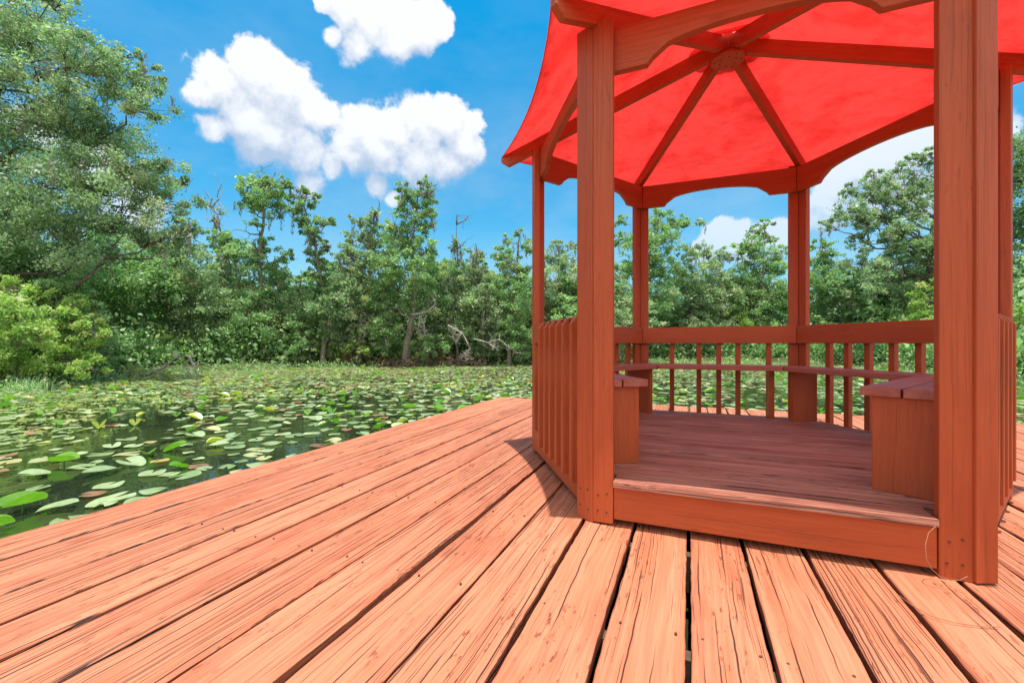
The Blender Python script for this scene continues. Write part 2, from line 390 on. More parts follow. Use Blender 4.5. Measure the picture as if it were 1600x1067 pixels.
# ------------------------------------------------------------ deck
EDGES = [-2.62, -2.36, -2.19, -2.03, -1.826, -1.618, -1.385, -1.145, -0.901, -0.67, -0.442, -0.221, -0.003, 0.197, 0.409, 0.625,
         0.84, 1.05, 1.26, 1.47, 1.68, 1.89, 2.10, 2.31, 2.52, 2.73, 2.94, 3.15]
Y0, Y1 = -2.0, 5.92
deck = empty('wooden_deck', (0.26, 2, 0), 'sun-faded orange deck of long cracked planks reaching out over the pond', 'deck')
ys = np.concatenate([np.arange(Y0, 0.3, 0.25), np.arange(0.3, 3.2, 0.022), np.arange(3.2, Y1, 0.06), [Y1]])
Vv, Ff, Gg = [], [], []
gaps = RNG.uniform(0.006, 0.010, len(EDGES))
gaps[10:16] = 0.0080
for b in range(len(EDGES)-1):
    xa = EDGES[b]+(gaps[b] if b > 0 else 0); xb = EDGES[b+1]-(gaps[b+1] if b < len(EDGES)-2 else 0)
    w = xb-xa; nx = 9
    y1b = Y1+(RNG.uniform(-0.012, 0.012))
    us = np.concatenate([[0.0], np.linspace(0.018, 0.982, nx), [1.0]])
    base = len(Vv); off = RNG.uniform(0, 60, 3)
    cup = RNG.uniform(-0.002, 0.003); tilt = RNG.uniform(-0.003, 0.003); lift = RNG.uniform(-0.003, 0.003)
    nC = len(us)+2
    for j, y in enumerate(ys):
        yy = min(y, y1b) if j < len(ys)-1 else y1b
        ea = (float(vnoise(yy*5, b*7.3, 1))-0.5)*0.004+(float(vnoise(yy*28, b*3.1, 2))-0.5)*0.003
        eb = (float(vnoise(yy*5, b*5.7, 3))-0.5)*0.004+(float(vnoise(yy*28, b*9.1, 4))-0.5)*0.003
        if b == 0: ea *= 0.6
        sag = (float(vnoise(yy*0.8, b*2.2, 6))-0.5)*0.006
        row = [(xa+ea+0.001, yy, -0.04)]
        for u in us:
            x = (xa+ea)+(w-ea+eb)*u
            e = min(u, 1-u)
            z = lift+sag+cup*(2*u-1)**2+tilt*(u-0.5)+(-0.004 if e == 0 else 0)
            z += (float(vnoise(x*40, yy*2.5, 8))-0.5)*0.0022
            row.append((x, yy, z))
        row.append((xb+eb-0.001, yy, -0.04))
        for q in row:
            Vv.append(q); Gg.append((off[0]+q[0]-xa, off[1]+q[1], off[2]+q[2]))
    nR = len(ys)
    for j in range(nR-1):
        for k in range(nC-1):
            a0 = base+j*nC+k
            Ff.append((a0, a0+1, a0+nC+1, a0+nC))
    Ff.append(tuple(base+k for k in range(nC-1, -1, -1))); Ff.append(tuple(base+(nR-1)*nC+k for k in range(nC)))
bmx = MB(); bmx.v = Vv; bmx.f = Ff; bmx.g = Gg
bmx.build('decking', 'deck', deck)
for b in range(3, 24):        # nail heads where the planks cross the two nearest joists
    for y in (1.27, 1.88):
        for u in (0.17, 0.83):
            x = EDGES[b]*(1-u)+EDGES[b+1]*u+random.uniform(-.008, .008); yy = y+random.uniform(-.01, .01)
            if -0.47 < x < 0.95 and yy > 1.8: continue
            MB().tube([(x, yy, -0.01), (x, yy, 0.0028)], [0.0042, 0.0040], 8).build('nail', 'nail', deck)
mb = MB()
for y in list(np.arange(-1.8, 5.9, 0.61)):
    mb = MB().box((-2.52, y, -0.19), (5.57, 0, 0), (0, 0.04, 0), (0, 0, 0.145)); mb.build('joist', 'joist', deck)
mb = MB().box((-2.60, Y0+.02, -0.20), (0, Y1-Y0-.06, 0), (0.04, 0, 0), (0, 0, 0.155)); mb.build('rim_board', 'post', deck)
mb = MB().box((3.08, Y0+.02, -0.20), (0, Y1-Y0-.06, 0), (0.04, 0, 0), (0, 0, 0.155)); mb.build('rim_board', 'post', deck)
mb = MB().box((-2.555, Y1-0.07, -0.20), (5.63, 0, 0), (0, 0.04, 0), (0, 0, 0.155)); mb.build('rim_board', 'post', deck)
for x in (-2.4, 0.3, 2.9):
    for y in (-1.5, 2.0, 5.6):
        MB().tube([(x, y+.1, -1.5), (x, y+.1, -0.2)], [0.09, 0.09], 10).build('pile', 'joist', deck)

# ------------------------------------------------------------ gazebo
C6 = [np.array(c) for c in [(-0.398, 1.925), (-1.088, 3.062), (-0.433, 4.137), (0.835, 4.150), (1.560, 3.080), (0.874, 1.913)]]  # P1 P2 P3 P4 P5 P6
CEN = np.array([0.224, 3.058])
HUBZ = 2.60; RB = 2.205; FLZ = 0.205
gz = empty('gazebo', (CEN[0], CEN[1], 0), 'six-sided red-brown wooden gazebo with scalloped headers under a glowing red cloth roof', 'gazebo')
def side(i):
    a, b = C6[i], C6[(i+1) % 6]; d = b-a; L = np.linalg.norm(d); d = d/L; n = np.array([-d[1], d[0]])
    if np.dot(n, CEN-a) < 0: n = -n
    return a, d, n, L
def linex(p, d, q, e):
    m_ = np.array([[d[0], -e[0]], [d[1], -e[1]]]); s_ = np.linalg.solve(m_, q-p); return p+s_[0]*d
def corner(k, off):      # corner k moved inwards so that it is 'off' from both its sides
    a, d, n, _ = side(k); a2, d2, n2, _ = side((k-1) % 6)
    return linex(a+n*off, d, a2+n2*off, d2)
PT = 0.040; PWD = 0.089
for k in range(6):
    pr = MB()
    z0, z1 = 0.002, 2.232
    for s_ in (0, 1):
        if s_ == 0: a, d, n, L = side(k)
        else:
            a0, d0, n, L = side((k-1) % 6); a = C6[k]; d = -d0
        if k == 0 and s_ == 0: d = np.array([-0.91, 0.415]); n = np.array([0.415, 0.91])
        if k == 5 and s_ == 1: d = np.array([0.93, 0.367]); n = np.array([-0.367, 0.93]); a = a+np.array([0.001, -0.012])
        g = 0.0008
        c0 = a+d*g; c1 = a+d*PWD; c2 = a+d*PWD+n*PT; c3 = corner(k, PT)+d*g*1.0
        wd = 0.072 if (k == 5 and s_ == 1) else PWD
        if k in (0, 5) and (k == 0) == (s_ == 0): c1 = a+d*wd; c2 = c1+n*PT; c3 = a+d*g+n*PT
        zz0 = z0+(0.0 if s_ == 0 else 0.006); zz1 = z1+(0.0 if s_ else -0.012)
        pr.prism([v3(c0, zz0), v3(c1, zz0), v3(c2, zz0), v3(c3, zz0)], (0, 0, zz1-zz0), (0, 0, 1))
    o = pr.build('post', 'post', gz, 0.004)
    if k in (0, 5):           # nail heads low on the two front posts
        for s_ in (0, 1):
            if s_ == 0: a, d, n, L = side(k)
            else:
                a0, d0, n, L = side((k-1) % 6); a = C6[k]; d = -d0
            if k == 0 and s_ == 0: d = np.array([-0.91, 0.415]); n = np.array([0.415, 0.91])
            if k == 5 and s_ == 1: continue
            for u in (0.025, 0.065):
                for z in (0.06, 0.135):
                    c = v3(a+d*(u+random.uniform(-.004, .004)), z+random.uniform(-.008, .008)); nn = v3(-n, 0)
                    MB().tube([c-nn*0.003, c+nn*0.0015], [0.005, 0.0045], 9).build('nail', 'nail', o)
# headers with an arched, notched lower edge
for k in range(6):
    a, d, n, L = side(k)
    A = corner(k, PT+0.0015); B = corner((k+1) % 6, PT+0.0015); A2 = corner(k, PT+0.040); B2 = corner((k+1) % 6, PT+0.040)
    LL = np.linalg.norm(B-A); sh = np.linalg.norm(A2-A-n*0.0385)
    zb, zt = 2.010, 2.203
    prof = [(0, zb), (0.205, zb)]
    s0 = 0.215; s1 = LL-0.215
    prof.append((0.228, zb+0.028))
    for q in range(0, 17):
        u = q/16; x = 0.245+(LL-0.49)*u; prof.append((x, zb+0.040+0.068*math.sqrt(max(0, 1-(2*u-1)**2))))
    prof += [(LL-0.228, zb+0.028), (LL-0.205, zb), (LL, zb), (LL, zt), (0, zt)]
    g = 0.0012
    poly = [v3(A+d*min(max(x, g), LL-g), z) for x, z in prof]
    mbh = MB(); Q = [np.array(p) for p in poly]; nn = len(Q); back = []
    for (x, z) in prof:       # mitred back face
        x2 = x
        if x <= 0: x2 = sh+g
        elif x >= LL: x2 = LL-sh-g
        back.append(v3(A+d*x2+n*0.0385, z))
    off = RNG.uniform(0, 40, 3)
    gs = [off+np.array([z, x, 0]) for x, z in prof]+[off+np.array([z, x, 0.04]) for x, z in prof]
    Fs = []
    m2 = nn//2
    Fs.append(tuple(range(nn))); Fs.append(tuple(range(2*nn-1, nn-1, -1)))
    for i in range(nn): Fs.append((i, nn+i, nn+(i+1) % nn, (i+1) % nn))
    mbh.add(Q+back, Fs, gs)
    o = mbh.build('header', 'post', gz, 0.003)
    me = o.data
    import bmesh
    bm = bmesh.new(); bm.from_mesh(me); bmesh.ops.recalc_face_normals(bm, faces=bm.faces); bm.to_mesh(me); bm.free()
# rafters
SL = 0.335; TAIL = 0.245
for k in range(6):
    r3 = C6[k]-CEN; rl = np.linalg.norm(r3); e = r3/rl; t_ = np.array([-e[1], e[0]])
    def rz(r): return RB+(1.27-r*1.27/rl)*SL
    ro = rl+TAIL; h_ = 0.094
    pts = [(0.045, rz(0.045)), (ro-0.055, rz(ro-0.055)), (ro, rz(ro)+0.055), (ro, rz(ro)+h_), (0.045, rz(0.045)+h_)]
    poly = [v3(CEN+e*r-t_*0.019, z) for r, z in pts]
    MB().prism(poly, v3(t_*0.038, 0), np.array([e[0], e[1], -SL])).build('rafter', 'post', gz, 0.003)
# hub: a hexagonal plate under a hexagonal king block
hb = MB()
def hexp(r, z, rot=0.0, n=6):
    return [np.array([CEN[0]+r*math.cos(rot+2*math.pi*i/n), CEN[1]+r*math.sin(rot+2*math.pi*i/n), z]) for i in range(n)]
hub = MB().prism(hexp(0.044, 2.585, 0), (0, 0, 0.15), (0, 0, 1)).build('hub_block', 'post', gz, 0.003)
hp = MB().prism(hexp(0.10, 2.578, R(10), 12), (0, 0, 0.018), (1, 0, 0)).build('plate', 'post', hub, 0.003)
for i in range(12):
    th = i*math.pi/6+0.1; rr = 0.05 if i % 2 else 0.078
    c = np.array([CEN[0]+rr*math.cos(th), CEN[1]+rr*math.sin(th), 2.578]); MB().tube([c+[0, 0, 0.002], c-[0, 0, 0.002]], [0.005, 0.005], 8).build('nail', 'nail', hub)
# canopy
tips = []
for k in range(6):
    r3 = C6[k]-CEN; rl = np.linalg.norm(r3); e = r3/rl; tips.append((e, rl))
V = []; F = []
NS, NTT = 22, 14
for k in range(6):
    e0, l0 = tips[k]; e1, l1 = tips[(k+1) % 6]
    base = len(V)
    for i in range(NS+1):
        s_ = i/NS
        r0 = 0.12+(l0+TAIL+0.006-0.12)*s_; r1 = 0.12+(l1+TAIL+0.006-0.12)*s_
        for j in range(NTT+1):
            u = j/NTT
            p = (e0*r0)*(1-u)+(e1*r1)*u
            z0_ = RB+(1.27-r0*1.27/l0)*SL+0.097; z1_ = RB+(1.27-r1*1.27/l1)*SL+0.097
            z = z0_*(1-u)+z1_*u
            bow = 4*u*(1-u)
            mid = (e0+e1); mid = mid/np.linalg.norm(mid)
            p = p-mid*0.072*bow*s_**3
            z += 0.012*bow*s_*(1-s_)*4*(-1) + 0.006*math.sin(u*9+k)*s_*bow
            V.append((CEN[0]+p[0], CEN[1]+p[1], z))
    for i in range(NS):
        for j in range(NTT):
            a0 = base+i*(NTT+1)+j; F.append((a0, a0+NTT+1, a0+NTT+2, a0+1))
mc = MB(); mc.v = V; mc.f = F; mc.g = V
cano = mc.build('canopy', 'fabric', gz, smooth=True)
so = cano.modifiers.new('s', 'SOLIDIFY'); so.thickness = 0.0012
V = []; F = []                   # small scalloped cap over the opening at the peak
n = 72
for i in range(9):
    for j in range(n):
        th = 2*math.pi*j/n; r = 0.02+0.20*i/8; sc_ = abs(math.sin(th*6))
        if i == 8: r += 0.012*sc_
        V.append((CEN[0]+r*math.cos(th), CEN[1]+r*math.sin(th), 2.765-r*0.40-(0.02*sc_ if i == 8 else 0)))
for i in range(8):
    for j in range(n): F.append((i*n+j, (i+1)*n+j, (i+1)*n+(j+1) % n, i*n+(j+1) % n))
F.append(tuple(range(n)))
mc = MB(); mc.v = V; mc.f = F; mc.g = V
cap = mc.build('cap_cloth', 'fabric', cano, smooth=True)
# hem cord along the canopy's edge
hm = MB()
for k in range(6):
    e0, l0 = tips[k]; e1, l1 = tips[(k+1) % 6]; pts = []
    for j in range(13):
        u = j/12; p = e0*(l0+TAIL+.004)*(1-u)+e1*(l1+TAIL+.004)*u; mid = (e0+e1)/np.linalg.norm(e0+e1)
        p = p-mid*0.072*4*u*(1-u)
        z = (RB+(1.27-(l0+TAIL)*1.27/l0)*SL)*(1-u)+(RB+(1.27-(l1+TAIL)*1.27/l1)*SL)*u+0.094
        pts.append((CEN[0]+p[0], CEN[1]+p[1], z))
    hm.tube(pts, [0.0035]*len(pts), 6)
hm.build('hem', 'fabric', cano)

# raised floor
IN = 0.042
fl = MB()
inner = [corner(k, IN) for k in range(6)]
ymin, ymax = C6[5][1]-0.012, inner[2][1]
def clip_x(y):          # the floor's width at a given y
    xs = []
    P = inner
    for i in range(6):
        p, q = P[i], P[(i+1) % 6]
        if (p[1]-y)*(q[1]-y) <= 0 and abs(p[1]-q[1]) > 0.1:
            s_ = (y-p[1])/(q[1]-p[1]); xs.append(p[0]+s_*(q[0]-p[0]))
    return (min(xs), max(xs)) if len(xs) >= 2 else None
y = ymin; first = True; bw = 0.124
while y < ymax-0.03:
    y2 = min(y+bw, ymax)
    g = 0.007
    if first:             # the first board runs between the two front posts
        xa, xb = C6[0][0]+PWD+0.003, C6[5][0]-PWD-0.003
        poly = [v3((xa, y), FLZ-0.028), v3((xb, y), FLZ-0.028), v3((xb, y2-g), FLZ-0.028), v3((xa, y2-g), FLZ-0.028)]; first = False
    else:
        ca = clip_x(max(y, inner[0][1]+0.002)); cb = clip_x(min(y2-g, ymax-0.003))
        if ca is None or cb is None: break
        midc = []
        poly = [v3((ca[0], y), FLZ-0.028), v3((ca[1], y), FLZ-0.028)]
        for cc in (inner[4],):
            if y < cc[1] < y2-g: poly.append(v3(cc, FLZ-0.028))
        poly += [v3((cb[1], y2-g), FLZ-0.028), v3((cb[0], y2-g), FLZ-0.028)]
        for cc in (inner[1],):
            if y < cc[1] < y2-g: poly.append(v3(cc, FLZ-0.028))
    dz = random.uniform(-0.002, 0.002)
    poly = [p+np.array([0, 0, dz]) for p in poly]
    fl.prism(poly, (0, 0, 0.028), (1, 0, 0)); y = y2; bw = random.uniform(0.118, 0.135)
fl.build('raised_floor', 'floor', gz, 0.004)
for k in range(6):        # skirting boards below the floor; the front one is the step's riser
    a, d, n, L = side(k)
    if k == 5:
        o_ = a+d*(PWD+0.002)+n*0.006; MB().box(v3(o_, 0.030), v3(d*(L-2*PWD-0.004), 0), (0, 0, 0.144), v3(n*0.036, 0)).build('riser_board', 'post', gz, 0.003)
    else:
        o_ = a+d*(PWD+0.002)+n*0.001; MB().box(v3(o_, 0.03), v3(d*(L-2*PWD-0.004), 0), (0, 0, 0.145), v3(n*0.037, 0)).build('skirt_board', 'post', gz)
# railings, benches
SEATZ = 0.622; ST = 0.036
BPX = {2: [1050, 1092, 1123, 1153, 1201], 3: [1296, 1325, 1357.5, 1396, 1438]}
for k in range(5):
    a, d, n, L = side(k)
    # railing
    A = corner(k, PT+0.0015); B = corner((k+1) % 6, PT+0.0015); A2 = corner(k, PT+0.04); B2 = corner((k+1) % 6, PT+0.04)
    poly = [v3(A+d*.001, 0.798), v3(B-d*.001, 0.798), v3(B2-d*.001, 0.798), v3(A2+d*.001, 0.798)]
    rail = MB().prism(poly, (0, 0, 0.141), v3(d, 0)).build('top_rail', 'post', gz, 0.003)
    if k not in BPX:
        o_ = a+d*(PWD+0.001)+n*(0.018 if k == 4 else 0.0015); MB().box(v3(o_, 0.80), v3(d*(L-2*PWD-0.002), 0), (0, 0, 0.136), v3(n*(0.0225 if k == 4 else 0.038), 0)).build('outer_rail', 'post', rail, 0.003)
    ts = []
    if k in BPX:
        for px in BPX[k]:
            ray = FW[:2]+(px-800)/FPX*RT[:2]
            p = linex(a+n*0.02, d, np.zeros(2), ray); ts.append(np.dot(p-a, d))
    else:
        ts = list(np.linspace(0.155, L-0.125, 7))
        if k == 0: ts = [0.08, 0.216, 0.369, 0.503, 0.645, 0.778, 0.934]
    for tt in ts:
        w = 0.038
        o0 = a+d*(tt-w/2)+n*0.0005-n*0.0015
        zb = 0.118
        p0, p1 = a+d*(tt-w/2)-n*0.040, a+d*(tt-w/2)-n*0.0015
        lo, hi = (0.895, 0.932)
        if k == 4: p0 = a+d*(tt-w/2)-n*0.020; p1 = a+d*(tt-w/2)+n*0.0165
        if k in (2, 3): lo, hi = 0.86, 0.895; zb = 0.182; p0 = a+d*(tt-w/2)+n*0.001; p1 = a+d*(tt-w/2)+n*0.0385
        poly = [v3(p0, zb), v3(p1, zb), v3(p1, hi), v3(p1-n*0.010, hi), v3(p0, lo)]
        MB().prism(poly, v3(d*w, 0), (0, 0, 1)).build('baluster', 'post', rail, 0.003)
    # bench: two mitred planks and upright end panels
    bl = empty('bench', v3(a+d*L/2+n*0.2, FLZ), None, None); setparent(bl, gz)
    j = 0
    for (o1, o2) in ((0.082, 0.203), (0.210, 0.338)):
        def endp(off, at_start):
            if at_start:
                if k == 0: return a+d*0.150+n*off
                return corner(k, off)+d*0.002
            if k == 4: return a+d*(L-0.130)+n*off
            return corner((k+1) % 6, off)-d*0.002
        poly = [v3(endp(o1, True), SEATZ-ST), v3(endp(o1, False), SEATZ-ST), v3(endp(o2, False), SEATZ-ST), v3(endp(o2, True), SEATZ-ST)]
        ob = MB().prism(poly, (0, 0, ST), v3(d, 0)).build('seat_plank', 'seat', None, 0.004); setparent(ob, bl); j += 1
    spots = {0: [0.20, L-0.22], 1: [0.22, L-0.19], 2: [L-0.235], 3: [0.19, L-0.24], 4: [0.24, L-0.175]}[k]
    for q, tt in enumerate(spots):
        dd = (0.095, 0.305)
        if k == 2: dd = (0.095, 0.20)
        if k in (1, 3) : dd = (0.06, 0.275)
        o_ = a+d*(tt-0.019)+n*dd[0]
        ob = MB().box(v3(o_, FLZ+0.001), (0, 0, SEATZ-ST-FLZ-0.002), v3(n*(dd[1]-dd[0]), 0), v3(d*0.038, 0)).build('bench_panel', 'post', None, 0.003); setparent(ob, bl)
# string looped round the foot of the right-hand front post
pts = []
for i, (px, py) in enumerate([(1462, 822), (1451, 832), (1446, 850), (1447, 872), (1455, 888), (1468, 900), (1485, 906), (1500, 906), (1512, 900)]):
    pts.append(pw(px, py, 1.452-0.02*max(0, i-1)*0.5))
string = MB().tube(pts, [0.0012]*len(pts), 6).build('string', 'string', smooth=True, origin=pts[4])
tag(string, 'thin tan string looped around the foot of the nearest gazebo post', 'string')
pts = []
for (px, py) in [(1405, 930), (1425, 945), (1455, 962), (1490, 972), (1530, 978), (1562, 979)]:
    Z = FPX*(EYE-0.010)/(py-536); pts.append(pw(px, py, Z))
st2 = MB().tube(pts, [0.0013]*len(pts), 6).build('string', 'string', smooth=True, origin=pts[2])
tag(st2, 'loose pale string lying curved across the front deck planks', 'string')

# ------------------------------------------------------------ foliage
def leaf_mesh(name, P, size, mat, tint, aspect=0.55, droop=0.0, flat=0.0):
    """P: n x 3 leaf centres, tint: n x 2"""
    n = len(P)
    a = RNG.normal(size=(n, 3)); a[:, 2] = a[:, 2]*(1-flat)-droop; a /= np.linalg.norm(a, axis=1)[:, None]
    b = RNG.normal(size=(n, 3)); b[:, 2] *= (1-flat); b -= (a*b).sum(1)[:, None]*a; b /= np.linalg.norm(b, axis=1)[:, None]
    s = (size*np.exp(RNG.normal(size=n)*0.35))[:, None]
    c = np.cross(a, b)
    V = np.empty((n, 4, 3)); V[:, 0] = P-a*s*0.5; V[:, 1] = P+b*s*aspect*0.5-a*s*0.06+c*s*0.08; V[:, 2] = P+a*s*0.5; V[:, 3] = P-b*s*aspect*0.5-a*s*0.06+c*s*0.08
    me = bpy.data.meshes.new(name)
    me.vertices.add(n*4); me.vertices.foreach_set('co', V.astype(np.float32).ravel())
    me.loops.add(n*4); me.loops.foreach_set('vertex_index', np.arange(n*4, dtype=np.int32))
    me.polygons.add(n); me.polygons.foreach_set('loop_start', np.arange(0, n*4, 4, dtype=np.int32))
    at = me.attributes.new('tint', 'FLOAT_COLOR', 'FACE')
    col = np.zeros((n, 4), np.float32); col[:, :2] = tint; col[:, 3] = 1; at.data.foreach_set('color', col.ravel())
    me.materials.append(M[mat]); me.update(calc_edges=True)
    return me
def blob_leaves(blobs, leaf, dens, clump=0.30):
    """blobs: (centre, radius, squash); leaves sit in many small sprays spread unevenly through each blob"""
    Ps, Ts, cl = [], [], []
    for c, r, sq in blobs:
        nleaf = int(1.9*dens*r*r*3.1/(leaf*leaf*0.2))
        nc = max(7, int(22*(r/0.8)**1.3)); nc = min(nc, 120)
        d = RNG.normal(size=(nc, 3)); d /= np.linalg.norm(d, axis=1)[:, None]
        rad = r*RNG.uniform(0.08, 1.15, nc)**0.55
        cc = c+d*rad[:, None]*np.array([1, 1, sq])
        per = RNG.dirichlet(np.ones(nc)*2.5)*nleaf
        for i in range(nc):
            m_ = int(per[i])
            if m_ < 2: continue
            cs = clump*r*RNG.uniform(0.55, 1.0)
            cs = min(cs, 0.55)
            q = RNG.normal(size=(m_, 3))*cs*np.array([1, 1, 0.72])*0.55
            q[:, 2] -= 0.25*np.abs(q[:, 0]*q[:, 0]+q[:, 1]*q[:, 1])/max(cs, 1e-3)*0.3
            Ps.append(cc[i]+q)
            base = RNG.uniform(0.05, 0.95); al = 1.0 if RNG.uniform() < 0.12 else 0.0
            tt = np.clip(base+RNG.normal(size=m_)*0.22, 0, 1)
            ta = np.clip(al*RNG.uniform(0.2, 0.9, m_)+(RNG.uniform(size=m_) < 0.06)*0.7, 0, 1)
            Ts.append(np.stack([tt, ta], 1)); cl.append(cc[i])
    return np.concatenate(Ps), np.concatenate(Ts), cl
def mesh_ob(name, me, parent, origin):
    o = bpy.data.objects.new(name, me); COL.objects.link(o); o.parent = parent; return o
def limb(mb, p, q, r0, r1, wob=0.12, n=6, sag=0.0, sides=6):
    p = np.array(p, float); q = np.array(q, float); L = np.linalg.norm(q-p)
    pts = []; w = RNG.normal(size=(n+1, 3))*wob*L*0.35; w[0] = 0; w[-1] = 0
    for i in range(n+1):
        u = i/n; pts.append(p+(q-p)*u+w[i]*math.sin(math.pi*u)+np.array([0, 0, sag*L*4*u*(1-u)]))
    mb.tube(pts, [r0+(r1-r0)*i/n for i in range(n+1)], sides); return pts
def tree(name, cat, label, group, px, Z, blobs, leafm, leaf=0.13, dens=1.5, trunk_r=0.14, spine=None, moss=0, zs=None, dead=0, barkm='bark', squash=0.85, dz=None, gz_=-0.25):
    """px, Z: where it stands; blobs in photo pixels at depth Z give the crown its real outline, spread in depth as well"""
    base = gw(px, Z, gz_)
    root = empty(name, base, label, cat, group)
    if gz_ != -0.2 and name not in ('oak_tree', 'leaning_tree', 'distant_tree'):     # leafy side shoots down the lower trunk
        y0_ = max(b[1] for b in blobs); lo_ = [px+random.uniform(-14, 14) for _ in range(6)]
        q_ = y0_+18
        while q_ < 535: blobs = blobs+[(px+random.uniform(-20, 20), q_, random.uniform(17, 26)*20/Z)]; q_ += random.uniform(12, 20)
    trunk_r *= 0.75; leaf *= 0.76
    grow = 1.0 if name in ('oak_tree', 'distant_tree', 'shrub', 'snag_tree') else 1.17
    blobs = [(b[0], b[1], b[2]*grow) for b in blobs]
    bl = []
    spread = (max(b[0] for b in blobs)-min(b[0] for b in blobs))/FPX*Z*0.22 if dz is None else dz
    for b in blobs:
        r = b[2]/FPX*Z; zz = Z+RNG.uniform(-1, 1)*spread
        c = pw(b[0], b[1], zz); bl.append((c-base, r, squash))
    P, T, cl = blob_leaves(bl, leaf, dens)
    keep = P[:, 2]+gz_ > WZ+0.1
    P = P[keep]; T = T[keep]
    crown = mesh_ob('crown', leaf_mesh('crown', P, leaf, leafm, T), root, base)
    tb = MB()
    if spine is None:
        tp = max(bl, key=lambda b: b[0][2])[0]; spine = [(0, 0, 0), (tp[0]*.25, tp[1]*.25, tp[2]*.35), (tp[0]*.75, tp[1]*.75, tp[2]*.7), tuple(tp)]
    else: spine = [tuple(pw(a, b, Z)-base) if i else (0, 0, 0) for i, (a, b) in enumerate(spine)]
    S = []
    for i in range(len(spine)-1):
        for u in np.linspace(0, 1, 5)[:-1]: S.append(np.array(spine[i])*(1-u)+np.array(spine[i+1])*u)
    S.append(np.array(spine[-1])); S = [s_+RNG.normal(size=3)*0.03*(i > 0) for i, s_ in enumerate(S)]
    nS = len(S); rr = [trunk_r*(1.25 if i == 0 else 1)*(1-0.85*i/(nS-1)) for i in range(nS)]
    tb.tube(S, rr, 9)
    for c, r, sq in bl:
        below = [i for i in range(nS) if S[i][2] < c[2]-0.15*r] or [0]
        i = min(below, key=lambda i: np.linalg.norm(S[i]-c)+0.3*abs(c[2]-S[i][2]-0.6*np.linalg.norm((S[i]-c)[:2])))
        if np.linalg.norm(S[i]-c) > 0.2: limb(tb, S[i], c, max(min(rr[i]*0.5, 0.075), 0.018), 0.012, 0.16, 7)
        near = [q for q in cl if np.linalg.norm(q-c) < r*1.15][:16]
        for q in near: limb(tb, c-(c-S[i])*0.12, q, 0.014, 0.005, 0.14, 3, sides=4)
    for j in range(dead):
        i = random.randrange(nS//2, nS); dr = RNG.normal(size=3); dr[2] = abs(dr[2])+0.4; dr /= np.linalg.norm(dr)
        pp = limb(tb, S[i], S[i]+dr*random.uniform(0.5, 1.25), 0.045, 0.012, 0.2, 6)
        for q in range(4):
            s0 = pp[random.randrange(2, len(pp))]; limb(tb, s0, s0+RNG.normal(size=3)*0.35, 0.014, 0.004, 0.2, 3, sides=4)
    tb.build('trunk', barkm, None); t_ = COL.objects[-1]; t_.parent = root
    if moss:
        Pm, Tm = [], []
        for j in range(moss):
            c, r, sq = random.choice(bl)
            dd = RNG.normal(size=3); dd /= np.linalg.norm(dd); s0 = c+dd*r*random.uniform(0.4, 1.0)
            L_ = random.uniform(0.2, 0.85); n_ = int(26*L_/0.5)
            u = RNG.uniform(0, 1, n_)
            q = np.stack([s0[0]+RNG.normal(size=n_)*0.06*(1-u*.6), s0[1]+RNG.normal(size=n_)*0.06*(1-u*.6), s0[2]-u*L_], 1)
            Pm.append(q); Tm.append(np.stack([RNG.uniform(0, 1, n_), RNG.uniform(0, .5, n_)], 1))
        mm_ = leaf_mesh('hanging_moss', np.concatenate(Pm), 0.17, 'moss', np.concatenate(Tm), 0.16, droop=3.0)
        tag(mesh_ob('hanging_moss', mm_, root, base), kind='stuff')
    return root

GT = 'trees on the far bank'; GB = 'bushes along the shoreline'
T = tree
T('oak_tree', 'tree', 'big overhanging oak filling the upper left with loose airy branches', 'large oaks by the pond', -90, 13.6,
  [(-60, 40, 95), (20, 15, 55), (60, 65, 60), (125, 100, 52), (165, 112, 48), (205, 135, 42), (235, 165, 34), (-20, 150, 95), (60, 170, 70), (120, 200, 62), (185, 225, 58), (225, 265, 48), (262, 275, 28),
   (275, 320, 34), (20, 260, 80), (90, 290, 66), (160, 300, 60), (215, 340, 50), (265, 365, 38), (-40, 360, 90), (60, 350, 62), (130, 375, 60), (100, 10, 22), (65, -10, 40), (240, 120, 20), (215, 90, 14), (295, 355, 20)],
  'oak leaf', 0.095, 0.64, 0.26, [( -90, 560), (-110, 400), (-70, 250), (-30, 120), (-10, 10)], 60, dz=1.3, barkm='dark twig')
T('broadleaf_tree', 'tree', 'mid-green tree under the oak at the left edge of the photo', GT, 10, 14.5,
  [(10, 400, 55), (60, 420, 50), (-20, 460, 60), (45, 470, 50), (95, 400, 40), (20, 350, 45)], 'fresh leaf', 0.11, 0.95, 0.15, dz=0.8)
T('broadleaf_tree', 'tree', 'dense tree with a dark trunk visible beside the left shore bushes', GT, 205, 18.0,
  [(150, 400, 42), (200, 400, 45), (185, 450, 45), (240, 440, 42), (215, 490, 40), (150, 470, 40), (170, 520, 38)], 'fresh leaf', 0.13, 0.95, 0.17, [(205, 560), (207, 500), (200, 400)], 14)
T('broadleaf_tree', 'tree', 'leafy olive-green tree right of the overhanging oak, sloping down to the snags', GT, 285, 19.0,
  [(265, 400, 36), (300, 420, 34), (280, 450, 40), (320, 470, 32), (265, 495, 38), (305, 515, 36), (250, 450, 34)], 'olive leaf', 0.13, 0.95, 0.15, None, 10)
